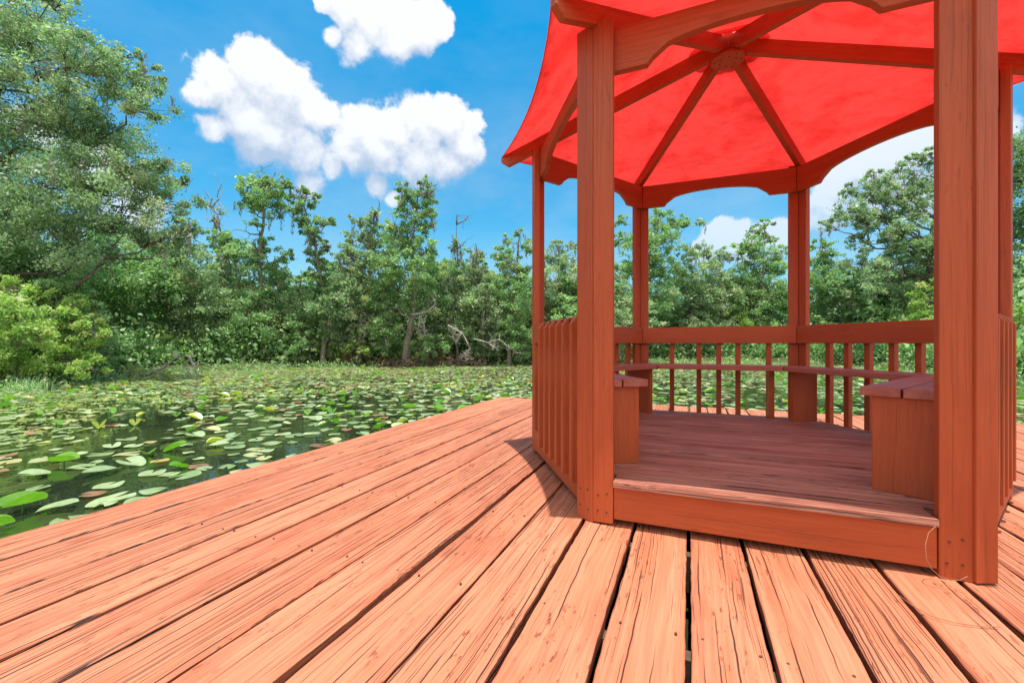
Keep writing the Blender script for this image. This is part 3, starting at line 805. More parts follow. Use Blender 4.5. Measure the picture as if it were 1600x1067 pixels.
T('moss_hung_tree', 'tree', 'tall open tree hung with grey moss, just left of the ivy column tree', GT, 418, 20.5,
  [(384, 290, 17), (384, 315, 16), (412, 283, 16), (420, 300, 24), (425, 325, 22), (405, 318, 15), (432, 285, 12), (447, 285, 10), (365, 385, 22), (385, 400, 25), (410, 385, 18), (350, 375, 14), (335, 365, 10), (422, 420, 22),
   (392, 440, 28), (345, 400, 10), (325, 385, 9), (410, 470, 30), (385, 500, 32), (425, 510, 30), (330, 440, 16), (445, 400, 14), (398, 350, 10)], 'fresh leaf', 0.125, 0.85, 0.20,
  [(418, 560), (412, 480), (405, 400), (412, 340), (415, 285)], 60, dead=9)
T('snag_tree', 'tree', 'bare twisting mossy snag left of the tall open tree', GT, 352, 21.0,
  [(335, 345, 8), (345, 330, 7), (328, 375, 10), (352, 420, 14), (320, 400, 10), (345, 380, 8)], 'oak leaf', 0.12, 0.5, 0.09,
  [(365, 560), (375, 430), (352, 385), (338, 335), (325, 318)], 34, dead=9, barkm='dead wood')
T('ivy_clad_tree', 'tree', 'slim tree wrapped in ivy, leaning left at its top against the sky', GT, 503, 20.5,
  [(450, 288, 9), (460, 310, 11), (474, 300, 11), (470, 330, 18), (480, 350, 17), (492, 368, 15), (512, 350, 13), (505, 380, 10), (492, 400, 17), (500, 425, 17), (500, 452, 20), (506, 480, 22), (492, 306, 9), (514, 390, 8)], 'dark leaf', 0.125, 1.05, 0.13,
  [(505, 560), (508, 470), (496, 400), (478, 330), (465, 290)], 24, dead=4)
T('moss_hung_tree', 'tree', 'drooping grey-green tree hung with moss beside the pointed-top tree', GT, 560, 20.8,
  [(557, 345, 12), (548, 375, 16), (540, 398, 16), (585, 338, 14), (575, 365, 16), (560, 405, 24), (545, 435, 28), (575, 440, 28), (555, 475, 32), (590, 400, 20), (530, 470, 22)], 'olive leaf', 0.125, 0.85, 0.16, None, 75, dead=3)
T('leaning_tree', 'tree', 'tallest pointed-top tree in the middle with a dark curved trunk by the water', GT, 632, 20.6,
  [(634, 295, 14), (640, 312, 18), (628, 330, 14), (665, 285, 12), (668, 305, 16), (660, 325, 17), (672, 330, 12), (655, 350, 20), (612, 352, 18), (600, 375, 22), (635, 370, 24), (625, 400, 30), (600, 420, 28), (665, 395, 22), (655, 425, 28), (690, 425, 20),
   (620, 455, 32), (665, 465, 30), (590, 465, 26), (690, 480, 28), (605, 505, 28), (672, 352, 9)], 'fresh leaf', 0.125, 0.85, 0.23,
  [(632, 566), (640, 520), (648, 480), (646, 430), (645, 360), (655, 290)], 50, dead=2)
T('snag_tree', 'tree', 'thin mossy snag with a dead tip right of the tallest tree', GT, 716, 21.3,
  [(714, 378, 9), (720, 392, 10), (706, 388, 8), (712, 412, 14), (725, 430, 16), (700, 440, 20)], 'oak leaf', 0.12, 0.7, 0.09,
  [(716, 560), (712, 470), (715, 400), (714, 352)], 30, dead=5)
T('moss_hung_tree', 'tree', 'pale mossy tree between the thin snag and the gazebo', GT, 757, 21.3,
  [(745, 395, 11), (738, 410, 12), (752, 425, 15), (735, 445, 25), (765, 455, 25), (745, 480, 28), (720, 470, 22), (770, 490, 26)], 'olive leaf', 0.125, 0.8, 0.13, None, 60, dead=3)
T('broadleaf_tree', 'tree', 'bushy-topped tree just left of the leftmost gazebo post', GT, 795, 21.5,
  [(793, 376, 10), (785, 400, 16), (800, 410, 20), (822, 385, 14), (790, 435, 26), (815, 440, 25), (800, 475, 30), (775, 455, 18), (812, 365, 9)], 'fresh leaf', 0.125, 0.85, 0.15, None, 26)
T('broadleaf_tree', 'tree', 'tree seen between the two left gazebo posts above the pickets', GT, 878, 23.5,
  [(872, 385, 12), (862, 405, 18), (885, 410, 22), (870, 440, 28), (895, 450, 26), (875, 480, 32), (850, 470, 25), (895, 385, 9), (925, 440, 28)], 'olive leaf', 0.14, 0.85, 0.15, None, 30)
T('broadleaf_tree', 'tree', 'bright green feathery tree inside the first opening of the gazebo', GT, 1000, 27.0,
  [(968, 345, 12), (972, 375, 14), (1030, 335, 14), (1020, 355, 22), (1050, 350, 15), (1075, 345, 12), (1094, 348, 8), (1040, 375, 20), (1005, 385, 24), (1025, 405, 24), (975, 420, 22), (1000, 430, 30), (1040, 430, 24), (985, 465, 28), (1025, 465, 30)], 'fresh leaf', 0.15, 0.85, 0.22, None, 20, dead=3)
T('broadleaf_tree', 'tree', 'lower rounded grey-green tree in the middle of the gazebo opening', GT, 1095, 28.0,
  [(1075, 395, 15), (1100, 392, 14), (1125, 400, 14), (1080, 425, 24), (1110, 430, 24), (1065, 455, 24), (1100, 460, 28), (1135, 440, 20), (1135, 470, 26)], 'olive leaf', 0.15, 0.8, 0.17, None, 30, dead=3)
T('broadleaf_tree', 'tree', 'upright tree with a forked top just left of the back right post', GT, 1185, 28.0,
  [(1195, 350, 11), (1180, 362, 12), (1168, 380, 13), (1205, 370, 11), (1150, 395, 13), (1185, 392, 20), (1170, 420, 22), (1205, 415, 22), (1190, 445, 30), (1160, 460, 26), (1220, 460, 26), (1215, 395, 14), (1180, 480, 26)], 'fresh leaf', 0.15, 0.85, 0.2, None, 20)
T('broadleaf_tree', 'tree', 'narrow dense tree between the back right post and the big oak', GT, 1300, 26.5,
  [(1285, 385, 14), (1290, 405, 20), (1305, 430, 22), (1285, 445, 26), (1310, 465, 26), (1335, 455, 18), (1290, 485, 28), (1270, 420, 22)], 'fresh leaf', 0.145, 0.95, 0.19, None, 12)
T('oak_tree', 'tree', 'wide airy dark oak filling the right opening of the gazebo', 'large oaks by the pond', 1456, 21.5,
  [(1455, 245, 16), (1435, 255, 15), (1418, 248, 12), (1400, 265, 18), (1380, 280, 16), (1360, 278, 14), (1425, 285, 26), (1395, 305, 26), (1350, 300, 20), (1325, 300, 14), (1330, 325, 22), (1308, 335, 18), (1290, 352, 12), (1345, 345, 22), (1375, 300, 24), (1405, 365, 26), (1440, 370, 30), (1340, 410, 22), (1390, 440, 26), (1425, 455, 28), (1355, 450, 24), (1360, 335, 26), (1390, 345, 26), (1425, 330, 30),
   (1460, 300, 34), (1500, 270, 34), (1545, 300, 38), (1500, 350, 36), (1550, 380, 34), (1345, 375, 20), (1385, 385, 26), (1420, 385, 28), (1375, 415, 22), (1410, 425, 26), (1440, 430, 24), (1480, 400, 34)], 'oak leaf', 0.125, 0.72, 0.26,
  [(1458, 560), (1455, 470), (1452, 400), (1465, 320), (1480, 240)], 60, dz=1.2, barkm='dark twig')
T('broadleaf_tree', 'tree', 'dark tree at the right edge of the photo behind the outermost post', GT, 1640, 17.0,
  [(1600, 235, 24), (1625, 225, 35), (1592, 280, 20), (1620, 300, 45), (1600, 340, 30), (1660, 330, 60), (1605, 390, 35), (1640, 420, 55), (1600, 450, 30), (1670, 250, 50)], 'dark leaf', 0.11, 0.75, 0.22, None, 30)

# shoreline bushes: px, depth, crown blobs, leaf, label
B = lambda px, Z, bl, m_, lab, leaf=0.11, dens=1.15, nm='shrub': tree(nm, 'bush', lab, GB, px, Z, bl, m_, leaf, dens, 0.035, None, 0, squash=0.9, dz=0.35, gz_=-0.2)
B(20, 10.6, [(-20, 520, 60), (30, 500, 42), (60, 530, 42), (10, 560, 40), (-40, 590, 50)], 'lime leaf', 'sunlit yellow-green bush at the left edge of the photo', 0.085)
B(95, 11.6, [(75, 555, 38), (110, 545, 34), (95, 585, 28), (130, 575, 26), (60, 590, 26)], 'lime leaf', 'yellow-green bush spilling onto the water second from the left edge', 0.085)
B(115, 12.4, [(90, 470, 36), (130, 500, 36), (75, 505, 34), (110, 450, 28)], 'fresh leaf', 'taller light green bush behind the yellow-green bushes at left', 0.1)
B(70, 12.0, [(20, 450, 34), (60, 470, 36), (105, 490, 34), (140, 515, 28), (30, 490, 34), (85, 520, 30)], 'lime leaf', 'tall sunlit yellow-green thicket behind the two left edge bushes', 0.085)
B(185, 17.5, [(165, 545, 26), (190, 530, 26), (200, 555, 20)], 'fresh leaf', 'dark bush in the shaded hollow left of the fallen branch', 0.12)
B(255, 18.0, [(235, 545, 20), (260, 530, 22), (280, 548, 18), (245, 560, 16)], 'lime leaf', 'bright leafy bush directly above the fallen dead branch', 0.11)
B(335, 20.0, [(315, 550, 17), (340, 545, 18), (360, 552, 15), (330, 530, 16)], 'fresh leaf', 'low bright bush right of the fallen dead branch', 0.12)
B(320, 20.8, [(330, 490, 24), (350, 515, 22), (345, 465, 20)], 'lime leaf', 'pale green bush below the mossy snag', 0.12)
B(400, 20.9, [(385, 540, 22), (410, 545, 20), (400, 520, 20)], 'dark leaf', 'shaded dark bush at the foot of the tall open tree', 0.12)
B(468, 20.3, [(450, 550, 15), (470, 535, 20), (488, 548, 17), (465, 558, 12), (465, 515, 14)], 'fresh leaf', 'rounded bush at the waterline below the ivy-clad tree', 0.12)
B(450, 21.6, [(445, 470, 24), (465, 490, 24), (450, 510, 22), (440, 440, 16)], 'olive leaf', 'olive bush filling the gap between tall tree and ivy-clad tree', 0.12)
B(530, 21.0, [(520, 500, 26), (540, 520, 22), (520, 535, 20), (540, 490, 22)], 'fresh leaf', 'green bush below the drooping grey-green tree', 0.12)
B(548, 20.4, [(535, 548, 14), (552, 545, 16), (570, 550, 12)], 'lime leaf', 'low spiky yellow-green bush above the brown bank debris', 0.12)
B(590, 20.9, [(580, 520, 24), (600, 540, 18), (575, 545, 14)], 'fresh leaf', 'bush immediately left of the dark curved trunk', 0.12)
B(667, 20.5, [(655, 545, 16), (675, 535, 20), (695, 548, 16), (670, 555, 12)], 'fresh leaf', 'leafy bush immediately right of the dark curved trunk', 0.12)
B(705, 21.2, [(700, 510, 26), (725, 520, 22), (690, 520, 20)], 'dark leaf', 'dark bush behind the bleached fallen branches', 0.12)
B(755, 21.5, [(745, 545, 18), (768, 540, 20), (755, 520, 20), (780, 525, 18)], 'dark leaf', 'shaded bush right of the bleached fallen branches', 0.12)
B(812, 21.4, [(800, 535, 22), (818, 550, 18), (808, 515, 22), (828, 525, 22)], 'fresh leaf', 'bush at the waterline just left of the leftmost gazebo post', 0.12)
B(868, 22.6, [(860, 525, 24), (885, 535, 24), (875, 505, 24), (905, 520, 24), (860, 550, 16), (890, 550, 15)], 'lime leaf', 'bush seen over the slanted picket tops', 0.12)
B(945, 24.5, [(935, 540, 20), (960, 545, 16), (950, 520, 24), (970, 505, 22)], 'fresh leaf', 'bush seen between the front left post and back left post', 0.13)
B(1035, 26.8, [(1022, 545, 14), (1045, 535, 20), (1060, 550, 12), (1030, 515, 22)], 'dark leaf', 'dark bush behind the first baluster of the back railing', 0.14)
B(1085, 27.4, [(1075, 545, 14), (1095, 540, 16), (1080, 515, 22), (1105, 505, 22)], 'olive leaf', 'olive bush behind the second baluster of the back railing', 0.14)
B(1140, 28.0, [(1125, 545, 14), (1145, 545, 14), (1135, 520, 20), (1155, 500, 24)], 'lime leaf', 'bright bush behind the third and fourth back balusters', 0.14)
B(1205, 27.6, [(1190, 545, 16), (1215, 548, 15), (1200, 515, 24), (1230, 520, 20)], 'fresh leaf', 'bush behind the back bench leg', 0.14)
B(1285, 25.6, [(1275, 540, 18), (1300, 548, 15), (1285, 515, 22), (1310, 510, 22)], 'dark leaf', 'dark green bush just right of the back right post', 0.13)
B(1345, 23.8, [(1330, 548, 16), (1355, 555, 16), (1345, 520, 24), (1370, 500, 24)], 'fresh leaf', 'bush behind the middle balusters of the right railing', 0.12)
B(1400, 21.5, [(1385, 560, 17), (1410, 560, 18), (1395, 530, 24), (1420, 505, 24)], 'lime leaf', 'lime bush low behind the right railing', 0.12)
B(1445, 19.5, [(1435, 470, 20), (1455, 460, 24), (1440, 495, 24), (1465, 510, 28), (1445, 545, 24)], 'lime leaf', 'bright bush rising beside the big oak trunk, left of the front right post', 0.11)
B(1595, 13.2, [(1590, 500, 24), (1610, 520, 34), (1590, 550, 28), (1620, 570, 36), (1592, 585, 20)], 'lime leaf', 'bright bush at the right edge of the photo', 0.085)

# far rows behind: copies of three kinds
protos = []
for i, (mt_, seed) in enumerate((('olive leaf', 1), ('fresh leaf', 2), ('dark leaf', 3))):
    pass
def copy_tree(root):
    r = root.copy(); COL.objects.link(r)
    for ch in [c for c in bpy.data.objects if c.parent == root]:
        c = ch.copy(); COL.objects.link(c); c.parent = r
    return r
far_p = []
FL = 'hazy green tree in the far row showing between the nearer trees'
for i, mt_ in enumerate(('olive leaf', 'fresh leaf', 'dark leaf')):
    bl = []
    for q in range(11):
        h_ = 1.2+q*0.42; bl.append((800+random.uniform(-1, 1)*(1.5-0.09*q)*20, 536+8-(h_)*20, (1.15-0.06*q)*19))
    r = tree('distant_tree', 'tree', FL, 'far row of trees', 800, FPX/20, bl, mt_, 0.20, 0.8, 0.16, None, 12, dz=1.2)
    far_p.append(r)
far_extra = [(p_, 22.5+1.6*random.random()+(5.5 if 980 < p_ < 1290 else (2.0 if p_ > 1290 else 0))) for p_ in (372, 402, 446, 470, 528, 578, 612, 668, 698, 742, 775, 806, 842, 900, 940, 968, 1020, 1062, 1112, 1150, 1212, 1248, 1322, 1352, 1388, 1424)]
far_spots = [(340, 29), (455, 30), (480, 33), (535, 29), (600, 30), (680, 30), (735, 28), (765, 31), (850, 31), (905, 30), (955, 34), (1055, 35), (1075, 38), (1130, 36), (1160, 38), (1235, 36), (1275, 33), (1330, 33), (1370, 31), (1400, 30), (1560, 27),
             (60, 22), (130, 23), (250, 26), (-60, 22), (300, 27), (1650, 24), (1470, 29)]
marks = ['the mossy snag', 'the gap right of the tall open tree', 'the ivy-clad tree', 'the drooping moss-hung tree', 'the left flank of the tallest tree', 'the right flank of the tallest tree', 'the thin mossy snag', 'the pale mossy tree',
         'the leftmost picket tops', 'the slanted pickets beside the front left post', 'the gap right of the front left post', 'the back left post', 'the first back baluster', 'the third back baluster', 'the fourth back baluster', 'the back right post',
         'the narrow dense tree', 'the gap left of the big airy oak', 'the lower left of the big airy oak', 'the trunk of the big airy oak', 'the front right post', 'the left edge bushes', 'the second bush from the left', 'the driftwood arch', 'the leaning oak trunk off frame', 'the olive tree by the oak', 'the right edge trees', 'the inner side of the front right post']
far_n = len(far_spots); far_spots += far_extra
hints = ['the foot of the tall open tree', 'the left side of the tall open tree', 'the sky gap left of the ivy-clad tree', 'the ivy-clad trunk', 'the drooping moss-hung tree on its left', 'the drooping moss-hung tree on its right', 'the branches left of the curved trunk', 'the branches right of the curved trunk', 'the thin snag on its left',
         'the pale mossy tree on its left', 'the pale mossy tree on its right', 'the bushy-topped tree', 'the leftmost gazebo post', 'the gap between the two left posts', 'the front left post', 'the first gazebo opening', 'the feathery tree on its right', 'the rounded grey-green tree on its left', 'the rounded grey-green tree on its right',
         'the fork-topped tree on its left', 'the fork-topped tree on its right', 'the back right post on its left', 'the narrow dense tree on its right', 'the oak edge on its far left', 'the oak limbs at lower left', 'the oak limbs beside its trunk']
marks += hints
for i, (px, Z) in enumerate(far_spots):
    o = far_p[i] if i < 3 else copy_tree(far_p[random.randrange(3)])
    p = gw(px, Z, -0.1); o.location = p; o['label'] = ('mid-row green tree standing behind ' if i >= far_n else 'hazy green far-row tree standing behind ')+marks[i]; o.rotation_euler = (0, 0, random.uniform(0, 6.28))
    s_ = random.uniform(0.85, 1.1)*(0.92 if 380 < px < 1300 else 1.0); zs_ = 0.95 if px > 900 else 0.97
    if i >= far_n: zs_ *= random.uniform(0.74, 1.0)
    o.scale = (s_*1.1, s_*1.1, s_*zs_)
# far wood: an undergrowth mass behind everything
Pw, Tw = [], []
for dg in np.arange(-75, 72, 0.8):
    for rowi in range(4):
        r_ = shore_r(dg)+random.uniform(1.5, 3.0)+rowi*3.0; x, y_ = sky_polar(dg, r_)
        hh = random.uniform(0.5, 1.4)+rowi*0.85; n_ = 330
        q = RNG.normal(size=(n_, 3))*np.array([0.40, 0.40, hh*0.45])+np.array([x, y_, hh*0.5]); q = q[q[:, 2] > -0.1]
        Pw.append(q); b0 = RNG.uniform(0, 1); Tw.append(np.stack([np.clip(b0+RNG.normal(size=len(q))*.25, 0, 1), (RNG.uniform(size=len(q)) < .1)*.6], 1))
me = leaf_mesh('undergrowth', np.concatenate(Pw), 0.16, 'fresh leaf', np.concatenate(Tw))
o = bpy.data.objects.new('undergrowth', me); COL.objects.link(o); tag(o, 'tangled green undergrowth filling the ground below the trees', 'undergrowth', kind='stuff')
# low plants at the water's edge
Pw, Tw = [], []
for dg in np.arange(-62, 60, 0.5):
    if float(vnoise(dg*0.35, 3.3, 5)) < 0.2: continue
    for q_ in range(2):
        r_ = shore_r(dg)*random.uniform(0.975, 1.03)+0.35*math.sin(dg*0.9)+0.25*math.sin(dg*2.3+1); x, y_ = sky_polar(dg, r_); n_ = 30
        hh = random.uniform(0.12, 0.42)
        q = RNG.normal(size=(n_, 3))*np.array([0.22, 0.22, hh*0.5])+np.array([x, y_, WZ+0.08]); q[:, 2] = np.maximum(q[:, 2], WZ+0.02)
        Pw.append(q); b0 = RNG.uniform(0, 1); Tw.append(np.stack([np.clip(b0+RNG.normal(size=len(q))*.25, 0, 1), (RNG.uniform(size=len(q)) < .15)*.8], 1))
me = leaf_mesh('bank_plants', np.concatenate(Pw), 0.10, 'fresh leaf', np.concatenate(Tw), 0.4)
o = bpy.data.objects.new('bank_plants', me); COL.objects.link(o); tag(o, 'low bright green plants fringing the waterline', 'plants', kind='stuff')
# dry brown litter on the bank
Pw, Tw = [], []
for (px, y_, Z, w_, n_) in [(545, 560, 20.6, 0.9, 260), (600, 565, 20.4, 0.7, 200), (640, 568, 20.1, 0.7, 260), (690, 562, 20.6, 0.9, 260), (735, 563, 20.9, 0.8, 240), (565, 552, 20.9, 0.6, 160), (434, 505, 20.4, 0.30, 180), (436, 525, 20.4, 0.28, 160), (380, 567, 20.0, .8, 200), (340, 440, 20.5, 0.35, 60), (150, 535, 13.5, .3, 120)]:
    c = pw(px, y_, Z); q = RNG.normal(size=(n_, 3))*np.array([w_*.5, w_*.5, 0.16 if w_ > .5 else .3])+c; q[:, 2] = np.maximum(q[:, 2], WZ+.03)
    Pw.append(q); Tw.append(RNG.uniform(0, 1, (len(q), 2))*np.array([1, .3]))
me = leaf_mesh('dry_litter', np.concatenate(Pw), 0.14, 'dry leaf', np.concatenate(Tw), 0.25)
o = bpy.data.objects.new('dry_litter', me); COL.objects.link(o); tag(o, 'dry brown fronds and litter lying along the bank', 'leaf litter', kind='stuff')
# reeds and grass at the left shore
V_, F_, T_ = [], [], []
for i in range(420):
    px = random.gauss(35, 18); Z = random.uniform(9.6, 11.4); p = gw(px, Z, WZ-0.05); h_ = random.uniform(0.15, 0.42); a_ = random.uniform(0, 6.28); l_ = random.uniform(0.05, 0.3)
    dx, dy = math.cos(a_), math.sin(a_); w_ = 0.012; b_ = len(V_)
    V_ += [(p[0]-dy*w_, p[1]+dx*w_, p[2]), (p[0]+dy*w_, p[1]-dx*w_, p[2]), (p[0]+dx*l_*.4+dy*w_*.7, p[1]+dy*l_*.4-dx*w_*.7, p[2]+h_*.6), (p[0]+dx*l_*.4-dy*w_*.7, p[1]+dy*l_*.4+dx*w_*.7, p[2]+h_*.6), (p[0]+dx*l_, p[1]+dy*l_, p[2]+h_)]
    F_ += [(b_, b_+1, b_+2, b_+3), (b_+3, b_+2, b_+4)]; c_ = (random.random(), 0.3*random.random(), 0, 1); T_ += [c_, c_]
me = bpy.data.meshes.new('shore_grass'); me.from_pydata(V_, [], F_); at = me.attributes.new('tint', 'FLOAT_COLOR', 'FACE'); at.data.foreach_set('color', np.array(T_, np.float32).ravel()); me.materials.append(M['fresh leaf'])
o = bpy.data.objects.new('shore_grass', me); COL.objects.link(o); tag(o, 'tall green grass standing in the shallows at left', 'grass', kind='stuff')

# dead branches
def dead(label, base, arms, r=0.035, mat='dead wood', name='dead_branch', Z=19.0, twigs=10):
    o0 = pw(base[0], base[1], Z); mb = MB()
    for arm in arms:
        pts = [pw(x, y, Z+dz_) for (x, y, dz_) in arm]; n = len(pts)
        P_ = []
        for i in range(n-1):
            for u in (0, .33, .66): P_.append(pts[i]*(1-u)+pts[i+1]*u+RNG.normal(size=3)*0.015)
        P_.append(pts[-1]); k = len(P_)
        mb.tube(P_, [r*(1-0.8*i/(k-1)) for i in range(k)], 7)
        for q in range(twigs):
            s0 = P_[random.randrange(1, k)]; dd = RNG.normal(size=3)*np.array([1, 1, 0.9]); dd /= np.linalg.norm(dd); e_ = s0+dd*random.uniform(0.15, 0.45); e_[2] = max(e_[2], WZ+0.01)
            pp = limb(mb, s0, e_, r*0.35, 0.005, 0.25, 4, sides=5)
            for w_ in range(2): limb(mb, pp[2], pp[2]+RNG.normal(size=3)*0.13, 0.006, 0.003, 0.2, 2, sides=4)
    o = mb.build(name, mat, origin=o0, smooth=True); tag(o, label, 'dead branch', 'dead branches on the bank'); return o
dead('bleached fallen branch arching over the water in front of the left bushes', (285, 585), [[(235, 583, 0), (255, 575, .1), (275, 560, 0), (294, 556, -.1)], [(294, 556, 0), (290, 572, 0), (298, 590, 0)], [(294, 556, 0), (303, 570, .1), (308, 584, .1)], [(235, 583, 0), (215, 588, 0), (190, 590, 0)]], 0.05, Z=14.9, twigs=7)
dead('pale hooked dead branch hanging beside the dark curved trunk', (650, 500), [[(642, 492, 0), (668, 487, -.2), (680, 475, -.2), (676, 466, -.3)], [(668, 487, -.2), (662, 505, -.2), (664, 525, -.2)], [(655, 490, 0), (655, 508, -.1), (652, 520, -.1)]], 0.035, Z=19.8, twigs=12)
dead('upper bleached branch crown lying over the bank below the thin snag', (725, 560), [[(700, 508, 0), (722, 520, 0), (735, 545, 0), (728, 560, 0)], [(722, 520, 0), (712, 535, 0), (705, 520, 0)], [(735, 545, 0), (720, 555, 0.2), (740, 562, 0)]], 0.045, Z=20.2, twigs=15)
dead('long bleached branch stretching right toward the leftmost gazebo post', (770, 545), [[(740, 530, 0), (762, 535, 0), (780, 530, 0), (805, 550, 0)], [(762, 535, 0), (775, 545, 0), (770, 535, 0)]], 0.04, Z=20.3, twigs=14)
dead('brown brushwood heap at the foot of the dark curved trunk', (635, 572), [[(600, 570, 0), (625, 563, 0), (650, 572, 0)], [(615, 574, -.2), (640, 566, 0), (668, 572, 0)], [(630, 560, 0), (645, 570, .2), (660, 575, -.1)]], 0.025, 'dark twig', 'brushwood', Z=19.8, twigs=22)
dead('grey brushwood heap at the water left of the rounded bush', (375, 574), [[(345, 575, 0), (370, 567, 0), (395, 576, 0)], [(350, 570, .2), (375, 573, 0), (400, 570, 0)]], 0.022, 'dark twig', 'brushwood', Z=19.2, twigs=22)
dead('brushwood at the water below the bleached branches', (715, 568), [[(690, 568, 0), (715, 562, 0), (745, 568, 0)], [(700, 564, .3), (725, 569, 0), (750, 563, 0)]], 0.022, 'dark twig', 'brushwood', Z=20.2, twigs=20)

# ------------------------------------------------------------ water lilies
def pad_geo(kind, rng_):
    """local geometry of one leaf about 1 unit across: heart shaped with a notch"""
    n = 20; V = [(0.0, -0.05, 0.0)]; 
    ph = rng_.uniform(0, 6.28); am = rng_.uniform(0.0, 0.035)
    for ring, rr in ((0, 0.55), (1, 1.0)):
        for i in range(n+1):
            th = R(16)+(2*math.pi-R(32))*i/n        # notch points to -y... +angle from +y
            x = math.sin(th+math.pi)*0.42*rr*(1+0.03*math.sin(3*th+ph)); y = -math.cos(th+math.pi)*0.5*rr*(-1)
            y = math.cos(th+math.pi)*-0.5*rr
            z = am*math.sin(2*th+ph)*rr+0.02*rr*rr*math.cos(3*th+ph)
            V.append((x, y, z))
    F = []
    for i in range(n): F.append((0, 1+i, 2+i)); F.append((1+i, n+2+i, n+3+i, 2+i))
    V = np.array(V)
    if kind == 'up':         # folded upward along the midrib and standing tilted
        fold = rng_.uniform(0.5, 1.1); ax = np.abs(V[:, 0]); V[:, 2] += ax*math.sin(fold); V[:, 0] *= math.cos(fold)
        tl = rng_.uniform(0.0, 0.4); y, z = V[:, 1].copy(), V[:, 2].copy(); V[:, 1] = y*math.cos(tl)-z*math.sin(tl); V[:, 2] = y*math.sin(tl)+z*math.cos(tl); V[:, 2] += 0.10
    elif kind == 'tilt':
        ax = np.abs(V[:, 0]); V[:, 2] += ax*0.22; tl = rng_.uniform(0.05, 0.2); V[:, 2] += V[:, 1]*math.sin(tl)+0.06
    return V, F
pad_var = {k: [pad_geo(k, RNG) for _ in range(8)] for k in ('flat', 'tilt', 'up')}
PW_ = {'flat': 'pad green', 'tilt': 'pad green', 'up': 'pad leaf up', 'brown': 'pad brown'}
pads = []
rng2 = np.random.default_rng(5)
tries = 0; cells = {}
def sample_pads(N):
    global pads
    for _ in range(N):
        dg = rng2.uniform(-58, 54); r_ = math.sqrt(rng2.uniform(1.8**2, shore_r(dg)**2))
        x, y = sky_polar(dg, r_)
        if r_ > shore_r(dg)*0.985+0.25*math.sin(dg*0.9): continue
        if -2.75 < x < 3.3 and y < 6.1: continue
        Z = r_*math.cos(R(dg))
        if Z < 1: continue
        # open water near the deck on the left, denser further out
        pyy = 536+FPX*(EYE-WZ)/Z; pxx = 800+FPX*math.tan(R(dg))
        d0 = np.interp(pyy, [565, 585, 620, 660, 720, 850], [0.92, 0.68, 0.36, 0.22, 0.15, 0.09])
        if pxx < 280: d0 *= np.interp(pyy, [590, 640, 700, 850], [0.50, 0.38, 0.5, 0.8])
        d0 *= 0.15+1.45*float(vnoise(Z*1.3, (x*RT[0]+y*RT[1])*0.22, 9))
        d0 *= 0.15+1.55*float(vnoise(x*0.7+20, y*0.7+20, 3))
        if rng2.uniform() > d0: continue
        size = (rng2.uniform(0.10, 0.22) if Z < 6 else rng2.uniform(0.12, 0.24))
        key = (int(math.floor(x/0.3)), int(math.floor(y/0.3))); ok = True
        for i in (-1, 0, 1):
            for j in (-1, 0, 1):
                for (qx, qy, qs) in cells.get((key[0]+i, key[1]+j), []):
                    if (qx-x)**2+(qy-y)**2 < (0.39*(size+qs))**2: ok = False
        if not ok: continue
        cells.setdefault(key, []).append((x, y, size))
        u = rng2.uniform(); kind = 'up' if u < (0.045 if pyy < 605 else 0.10) else ('tilt' if u < (0.12 if pyy < 605 else 0.26) else ('brown' if u < 0.33 else 'flat'))
        pads.append((Z, x, y, size, kind, pxx, pyy))
# leaves that the photo shows large, by photo pixel
for (px, py, s_, kind) in [(35, 800, 0.30, 'up'), (160, 742, 0.30, 'tilt'), (100, 728, 0.28, 'up'), (50, 747, 0.26, 'tilt'), (205, 728, 0.27, 'tilt'), (180, 782, 0.28, 'flat'), (90, 798, 0.24, 'tilt'), (160, 790, 0.24, 'flat'), (115, 718, 0.26, 'tilt'), (230, 715, 0.24, 'up'),
                           (175, 700, 0.2, 'tilt'), (170, 762, 0.24, 'flat'), (240, 770, 0.2, 'flat'), (145, 775, 0.18, 'brown'), (10, 724, 0.27, 'flat'), (8, 714, 0.2, 'brown'), (330, 675, 0.25, 'tilt'), (290, 745, 0.27, 'flat'), (340, 700, .25, 'tilt'), (395, 712, .22, 'flat'),
                           (365, 685, .22, 'tilt'), (430, 660, .26, 'tilt'), (530, 658, .28, 'flat'), (460, 683, .28, 'flat'), (400, 690, .2, 'flat'), (425, 695, .24, 'flat'), (520, 690, .24, 'flat'), (570, 655, .25, 'up'), (600, 665, .24, 'tilt'), (250, 722, .18, 'brown'), (155, 670, .26, 'up'), (420, 645, .2, 'up'),
                           (640, 640, .25, 'up'), (690, 632, .25, 'up'), (480, 640, .2, 'tilt'), (265, 690, .24, 'tilt'), (310, 730, .2, 'brown'), (60, 765, .17, 'flat')]:
    Z = FPX*(EYE-WZ)/(py-536); p = gw(px, Z); 
    key = (int(math.floor(p[0]/0.3)), int(math.floor(p[1]/0.3))); cells.setdefault(key, []).append((p[0], p[1], s_))
    pads.append((Z, p[0], p[1], s_*0.86, kind, px, py))
sample_pads(60000)
pads.sort(key=lambda q: q[1]*0+q[0])
def in_view(q): return -20 < q[5] < 1620 and not (840 < q[5] < 1600 and q[6] > 632) and not (q[6] > 1100)
seen = [q for q in pads if in_view(q)]
own = set(id(q) for q in sorted(seen, key=lambda q: -q[3]/q[0])[:290])
def pad_world(q, fixed=None):
    Z, x, y, size, kind, pxx, pyy = q
    V, F = pad_var['flat' if kind == 'brown' else kind][int(rng2.integers(8))]
    a = rng2.uniform(0, 2*math.pi); c, s_ = math.cos(a), math.sin(a)
    P_ = V*size; X = P_[:, 0]*c-P_[:, 1]*s_; Y = P_[:, 0]*s_+P_[:, 1]*c
    return np.stack([X, Y, P_[:, 2]], 1), F
named = {}
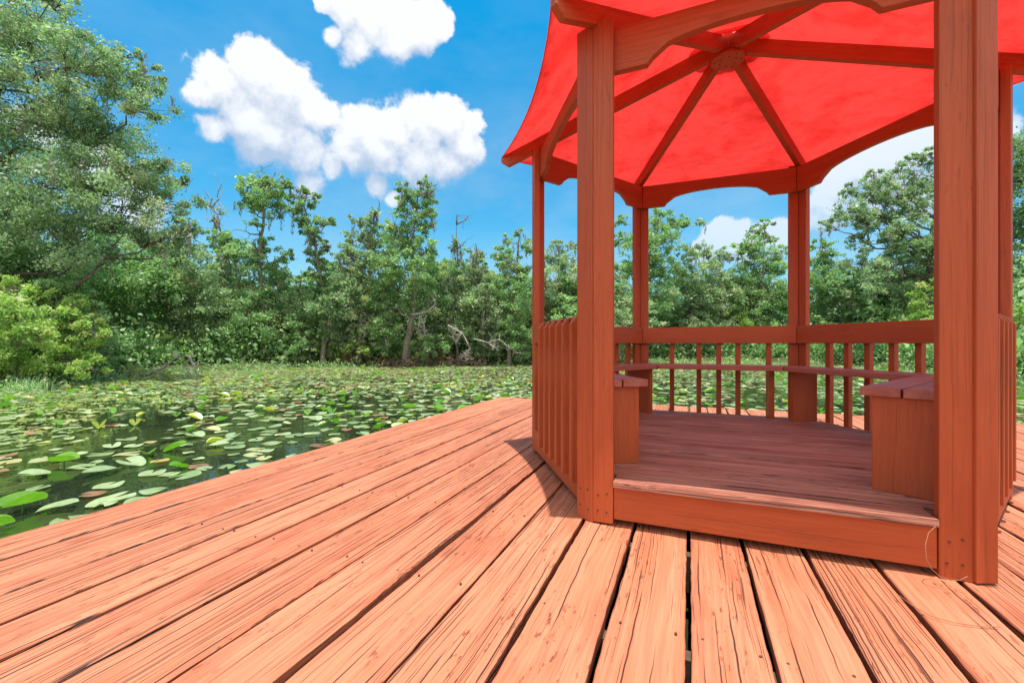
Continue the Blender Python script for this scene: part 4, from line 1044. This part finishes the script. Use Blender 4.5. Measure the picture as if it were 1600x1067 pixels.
def where(q):
    px, py = q[5], q[6]
    if px > 840: return 'seen through the railing'
    row = 'by the deck edge' if py > 843-0.287*px-45 and px < 770 else ('in near water' if py > 700 else ('in open water' if py > 660 else ('in mid pond' if py > 628 else 'in far carpet')))
    cols = ['at the far left', 'left of the driftwood', 'below the driftwood', 'below the tall open tree', 'below the ivy-clad tree', 'below the leaning tree', 'below the thin snag', 'beside the gazebo']
    return row+' '+cols[int(np.searchsorted([110, 210, 330, 450, 550, 660, 760], px))]
names = {'flat': ['flat pale green lily pad', 'flat mid-green lily pad', 'flat yellowish lily pad'], 'tilt': ['cupped pale green lily leaf', 'cupped mid-green lily leaf', 'cupped yellowish lily leaf'], 'up': ['bright folded leaf standing up', 'glossy green upright leaf', 'yellow-green upright leaf'], 'brown': ['brown withered lily pad', 'rusty brown lily pad', 'yellow-brown dying lily pad']}
SV, SF, ST_, SM = [], [], [], []
mats_p = ['pad green', 'pad leaf up', 'pad brown']
nb_ = 0
for q in pads:
    kind = q[4]; t0 = rng2.uniform(); alt = 0.0
    ci = 0 if t0 > 0.5 else 1
    if rng2.uniform() < 0.14: alt = rng2.uniform(0.5, 1.0); ci = 2
    P_, F = pad_world(q)
    z0 = WZ+0.012+rng2.uniform(0, 0.012)
    col = (t0, alt, 0, 1); mi = 0 if kind in ('flat', 'tilt') else (1 if kind == 'up' else 2)
    if id(q) in own:
        me = bpy.data.meshes.new('lily_leaf'); me.from_pydata([tuple(v) for v in P_], [], F)
        me.materials.append(M[mats_p[mi]]); me.polygons.foreach_set('use_smooth', [True]*len(F))
        at = me.attributes.new('tint', 'FLOAT_COLOR', 'FACE'); at.data.foreach_set('color', np.tile(np.array(col, np.float32), len(F)))
        o = bpy.data.objects.new('lily_leaf', me); COL.objects.link(o); o.location = (q[1], q[2], z0)
        big = 'large ' if q[3] > 0.255 else ('small ' if q[3] < 0.2 else '')
        lab = big+names[kind][ci]+' '+where(q)
        tag(o, lab, 'lily pad', 'lily leaves on the pond'); named.setdefault(lab, []).append(o)
        if kind == 'up':       # its stalk
            mbs = MB(); mbs.tube([(0, 0, -0.05), (0.004, 0, 0.03), (0, 0.0, 0.04)], [0.006, 0.005, 0.004], 6); s_o = mbs.build('stalk', 'pad leaf up', None); s_o.parent = o
    else:
        P_ = P_+np.array([q[1], q[2], z0]); SV.append(P_); SF += [tuple(nb_+i for i in f) for f in F]; nb_ += len(P_); ST_ += [col]*len(F); SM += [mi]*len(F)
ORD = ['nearest', 'second nearest', 'third nearest', 'fourth nearest', 'fifth nearest', 'sixth nearest', 'seventh nearest', 'eighth nearest', 'ninth nearest', 'tenth nearest', 'eleventh nearest', 'twelfth nearest']
for lab, os_ in named.items():
    lab = lab.replace('yellow-green upright', 'yellowish upright').replace(' in far carpet', ' far off').replace('by the deck edge', 'by the deck').replace('left of the', 'left of').replace('yellow-brown', 'yellowish')
    if 1 < len(os_) <= 12:
        for i, o in enumerate(os_): o['label'] = (('nearer ', 'farther ')[i] if len(os_) == 2 else ORD[i]+' ')+lab.replace(' standing up', '')
me = bpy.data.meshes.new('lily_carpet'); me.from_pydata([tuple(v) for v in np.concatenate(SV)], [], SF)
for n_ in mats_p: me.materials.append(M[n_])
me.polygons.foreach_set('material_index', SM); me.polygons.foreach_set('use_smooth', [True]*len(SF))
at = me.attributes.new('tint', 'FLOAT_COLOR', 'FACE'); at.data.foreach_set('color', np.array(ST_, np.float32).ravel())
o = bpy.data.objects.new('lily_carpet', me); COL.objects.link(o); tag(o, 'dense carpet of small lily pads over the far water', 'lily pads', kind='stuff')
# duckweed and submerged weed flecks
Pw, Tw = [], []
for i in range(150):
    dg = rng2.uniform(-57, -5) if i % 3 else rng2.uniform(-55, 50); r_ = shore_r(dg)*rng2.uniform(0.35, 0.97)**0.7; x, y = sky_polar(dg, r_)
    if -2.9 < x < 3.4 and y < 6.2: continue
    n_ = 70; q = RNG.normal(size=(n_, 3))*np.array([0.45, 0.3, 0.0])+np.array([x, y, WZ+0.006])
    q = q[~((q[:, 0] > -2.72) & (q[:, 0] < 3.2) & (q[:, 1] < 6))]
    Pw.append(q); Tw.append(np.stack([RNG.uniform(0, 1, len(q)), RNG.uniform(0, .8, len(q))], 1))
me = leaf_mesh('floating_weed', np.concatenate(Pw), 0.055, 'lime leaf', np.concatenate(Tw), 0.6, flat=0.97)
o = bpy.data.objects.new('floating_weed', me); COL.objects.link(o); tag(o, 'floating specks of green weed between the lily pads', 'water weed', kind='stuff')
print('leaves', sum(len(o.data.polygons) for o in bpy.data.objects if o.type == 'MESH'), 'pads', len(pads))
